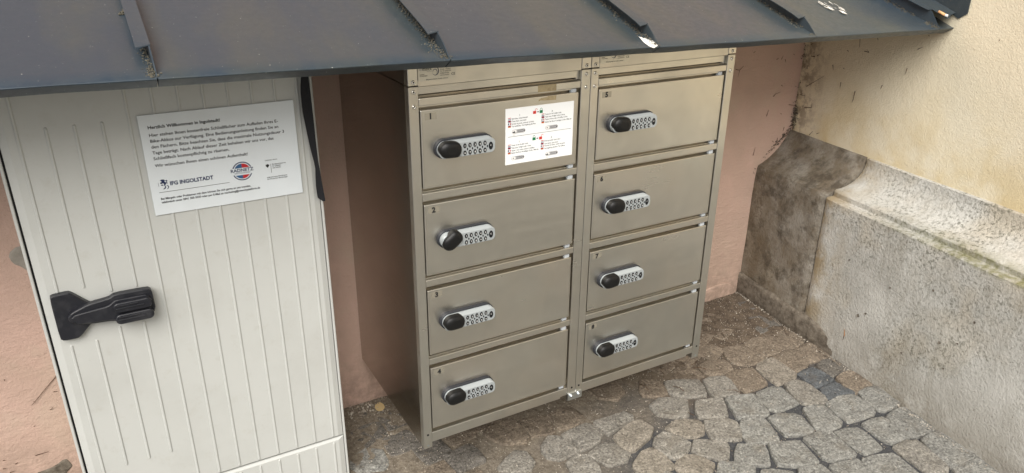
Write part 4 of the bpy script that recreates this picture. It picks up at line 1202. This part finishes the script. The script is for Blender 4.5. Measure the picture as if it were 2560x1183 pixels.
# ------------------------------------------------------------------ instruction label on door 1
il = thing('instruction_label', 'white pictogram instruction label stuck on locker door 1', 'label', (.3146, -.001, .7252))
part('sheet', MB().box(.2248, .4042, -.0013, -.0005, .7252, .8537), 'label', il)
ly = -.0016
m = MB()
m.box(.2307, .3987, ly, -.001, .7893, .7899)
for s_, x, z in (('1', .2605, .8352), ('2', .3455, .8346), ('1', .2600, .7742), ('2', .3453, .7737)):
    letter(m, s_, x, z, ly, None, .0058, .012, 0, True)
for s_, x, z, w_ in (('Sluit deur, draai hendel', .2399, .8287, .0409), ('Close door, turn latch', .2399, .8229, .0376), ('Fermer la porte, tourner le levier', .2399, .8169, .0580), ('Tür schließen, Verriegelung drehen', .2400, .8115, .0622),
                     ('Toets 2x uw 4-cijfer code', .3268, .8293, .0436), ('Type your 4-digit code 2 times', .3268, .8235, .0532), ('Tapez votre code à 4 chiffres 2 fois', .3268, .8177, .0606), ('Geben Sie Ihren 4-stelligen Code 2 Mal ein', .3268, .8113, .0720),
                     ('Toets 1x uw 4-cijfer code', .2397, .7679, .0434), ('Type your 4-digit code 1 time', .2397, .7619, .0514), ('Tapez 1 fois votre code à 4 chiffres', .2397, .7556, .0606), ('Geben Sie Ihren 4-stelligen Code 1 Mal ein', .2397, .7501, .0718),
                     ('Draai grendel, open deur', .3268, .7672, .0436), ('Turn latch, open door', .3268, .7606, .0380), ('Tourner le levier, ouvrir la porte', .3268, .7555, .0564), ('Verriegelung drehen, Tür öffnen', .3268, .7494, .0568)):
    letter(m, s_, x, z, ly, w_, .0048, .008)
part('label_text', m, 'ink', il)
m = MB()
def bar(x0, x1, z0, z1, mi, y=None): flat(m, [(x0, z0), (x1, z0), (x1, z1), (x0, z1)], ly if y is None else y, mi)
# small flags: 0 red 1 blue 2 black 3 gold
for x, zt in ((.2309, .8331), (.3176, .8330), (.2309, .7719), (.3175, .7711)):
    w_, h_ = .0072, .0045
    z = zt; bar(x, x + w_, z - .0014, z, 0); bar(x, x + w_, z - h_, z - h_ + .0014, 1)
    z = zt - .0058; bar(x, x + w_, z - h_, z, 1); bar(x, x + w_, z - .0028, z - .0017, 0, ly - .0002); bar(x + .0029, x + .0043, z - h_, z, 0, ly - .0002)
    z = zt - .0117; bar(x, x + .0024, z - h_, z, 1); bar(x + .0048, x + w_, z - h_, z, 0)
    z = zt - .0175; bar(x, x + w_, z - .0015, z, 2); bar(x, x + w_, z - .0030, z - .0015, 0); bar(x, x + w_, z - h_, z - .0030, 3)
part('flags', m, ['red', 'navy', 'ink', 'gold'], il)
m = MB()
def padlock(x, z, mi, openl):
    bar(x, x + .0082, z, z + .0066, mi)
    cx_ = x + (.0041 if not openl else .0085); r0, r1 = .0022, .0031
    zb = z + .0066
    n = 8
    for i in range(n):
        a0, a1 = math.pi * i / n, math.pi * (i + 1) / n
        flat(m, [(cx_ + r1 * math.cos(a0), zb + .0020 + r1 * math.sin(a0)), (cx_ + r1 * math.cos(a1), zb + .0020 + r1 * math.sin(a1)), (cx_ + r0 * math.cos(a1), zb + .0020 + r0 * math.sin(a1)), (cx_ + r0 * math.cos(a0), zb + .0020 + r0 * math.sin(a0))], ly, mi)
    bar(cx_ - r1, cx_ - r0, zb, zb + .0020, mi)
    if not openl: bar(cx_ + r0, cx_ + r1, zb, zb + .0020, mi)
    bar(x + .0036, x + .0046, z + .0022, z + .0044, 2, ly - .0002)
def arrow(x, z): flat(m, [(x, z - .0008), (x + .0026, z - .0008), (x + .0026, z - .0018), (x + .0050, z), (x + .0026, z + .0018), (x + .0026, z + .0008), (x, z + .0008)], ly, 2)
for a_ in ((.2948, .8352, 0, True), (.3121, .8352, 1, False), (.2948, .7741, 1, False), (.3121, .7738, 0, True)):
    m = MB(); padlock(*a_); part('padlock_symbol', m, ['red2', 'green', 'ink'], il)
for a_ in ((.3054, .8390), (.3054, .7776)):
    m = MB(); arrow(*a_); part('arrow', m, ['red2', 'green', 'ink'], il)
for x, z, turn in ((.2412, .7962, True), (.3278, .7948, False), (.2396, .7346, False), (.3300, .7322, True)):
    m = MB()
    flat(m, stadium(x, x + .0345, z, z + .0090, 6, .0044), ly, 0)
    flat(m, stadium(x + .0006, x + .0115, z + .0008, z + .0082, 6), ly - .0002, 1)
    if turn: flat(m, [(x + .0012, z + .004), (x + .0085, z + .004), (x + .0080, z - .0040), (x + .0025, z - .0042)], ly - .0002, 1)
    flat(m, ellipse(x + .0055, z + .0044, .0017, .0017, 10), ly - .0004, 2)
    for i in range(5):
        for j in range(2):
            flat(m, ellipse(x + .0150 + .0030 * i, z + .0030 + .0034 * j, .0009, .0012, 8), ly - .0003, 3)
    flat(m, ellipse(x + .0310, z + .0046, .0014, .0022, 10), ly - .0003, 3)
    part('lock_picture', m, ['lgrey', 'wprint', 'greyp', 'ink'], il)
for nm, poly, y, lab in (('adhesive_tape', [(.3076, .8822), (.3558, .8817), (.3559, .8976), (.3076, .8978)], .0002, 'strip of brown adhesive tape on the rail above door 1'),
                    ('adhesive_tape', [(.3094, .8622), (.3150, .8636), (.3260, .8624), (.3552, .8612), (.3560, .8714), (.3330, .8717), (.3330, .8700), (.3160, .8690), (.3096, .8655)], -.0010, 'torn brown adhesive tape remnant on door 1 above the label')):
    m = MB(); m.plate(poly, y, y + .0006)
    solo(nm, m, 'tape', lab, 'tape', (.332, y, poly[0][1]))

# ================================================================== small loose things
def leaf(name, poly, label, mat, loc, curl=.004):
    p = chaikin(poly, 1)
    m = MB()
    cx_ = sum(q[0] for q in p) / len(p); cy_ = sum(q[1] for q in p) / len(p)
    f = lambda x, y: loc[2] + .003 + curl * (((x - cx_) / .02) ** 2 * .5 + .3 * mnoise.noise((x * 60, y * 60, 0)))
    up_ = [(x, y, f(x, y)) for x, y in p]
    m.add(up_ + [(cx_, cy_, loc[2] + .0035)], [[i, (i + 1) % len(p), len(p)] for i in range(len(p))], 0, True)
    m.add([(x, y, z - .0006) for x, y, z in up_] + [(cx_, cy_, loc[2] + .0029)], [[i, len(p), (i + 1) % len(p)] for i in range(len(p))], 0, True)
    return solo(name, m, mat, label, 'leaf', loc)
leaf('fallen_leaf', [(.013, .430), (.020, .447), (.036, .455), (.043, .440), (.043, .420), (.030, .408), (.016, .410)], 'pale yellow fallen leaf at the foot of the pink wall', 'leaf', (.028, .43, ZG - .002))
st = MB()
for a in range(7):
    x, y = random.uniform(.75, 1.1), random.uniform(-.05, .15)
    q = random.uniform(0, 6.28); l = random.uniform(.02, .05)
    st.tube([(x, y, ZG + .004), (x + l * math.cos(q) * .5, y + l * math.sin(q) * .5, ZG + .0055), (x + l * math.cos(q + .3), y + l * math.sin(q + .3), ZG + .004)], .0009, 5)
for (x0, y0), (x1, y1) in (((1.525, .28), (1.505, .19)), ((1.507, .185), (1.492, .15)), ((1.50, .085), (1.47, .075)), ((1.50, .02), (1.47, -.10))):
    st.tube([(x0 - .012, y0, ZG + .006), ((x0 + x1) / 2 - .012, (y0 + y1) / 2, ZG + .008), (x1 - .012, y1, ZG + .006)], [.0010, .0015, .0007], 6, 1)
solo('dry_stalks', st, ['stalk', 'pale'], None, None, kind='stuff')
gv = MB()
def peb(x, y, r, dz=0.0):
    shard(gv, (x, y, max(ground_h(x, y), ZG - .004) + r * .4 + dz), r)
cnt = 0
for i in range(20000):
    x, y = random.uniform(-.20, 1.52), random.uniform(-.62, .465)
    if y < .191 - .547 * (x + .148) - .06 or x > OFFP + KW * y - .01: continue
    back = min(1, max(0, (y + .10) / .3))
    dens = .22 + .75 * back * (.35 + .65 * max(0, mnoise.noise((x * 9, y * 9, 3)) + .35))
    if random.random() > dens: continue
    on = any(inside((x, y), p) for p in traced)
    if on and random.random() > .35: continue
    peb(x, y, random.choice([.0012, .0015, .0018, .0022, .003]) * random.uniform(.7, 1.25), .006 if on else .001)
    cnt += 1
for i in range(900):                                    # drifts beside the plinth and the pink wall
    if i % 2:
        s = random.uniform(-.75, .46); p = rwp(s, .17 + abs(random.gauss(0, .008)), 0); x, y = p.x, p.y
    else:
        x, y = random.uniform(-.2, 1.56), D - .004 - abs(random.gauss(0, .014))
    peb(x, y, random.choice([.0015, .002, .003, .004]) * random.uniform(.6, 1.3), .002)
for i in range(70):
    x, y = -.02 + random.gauss(0, .045), .435 + random.gauss(0, .016)
    if y < D - .006: peb(x, y, random.uniform(.003, .007), .001)
solo('loose_gravel', gv, 'pebble', None, None, kind='stuff')

# ------------------------------------------------------------------ put the paving at z = 0
for o in TOP:
    o.location.z += G
SC.render.engine = 'CYCLES'
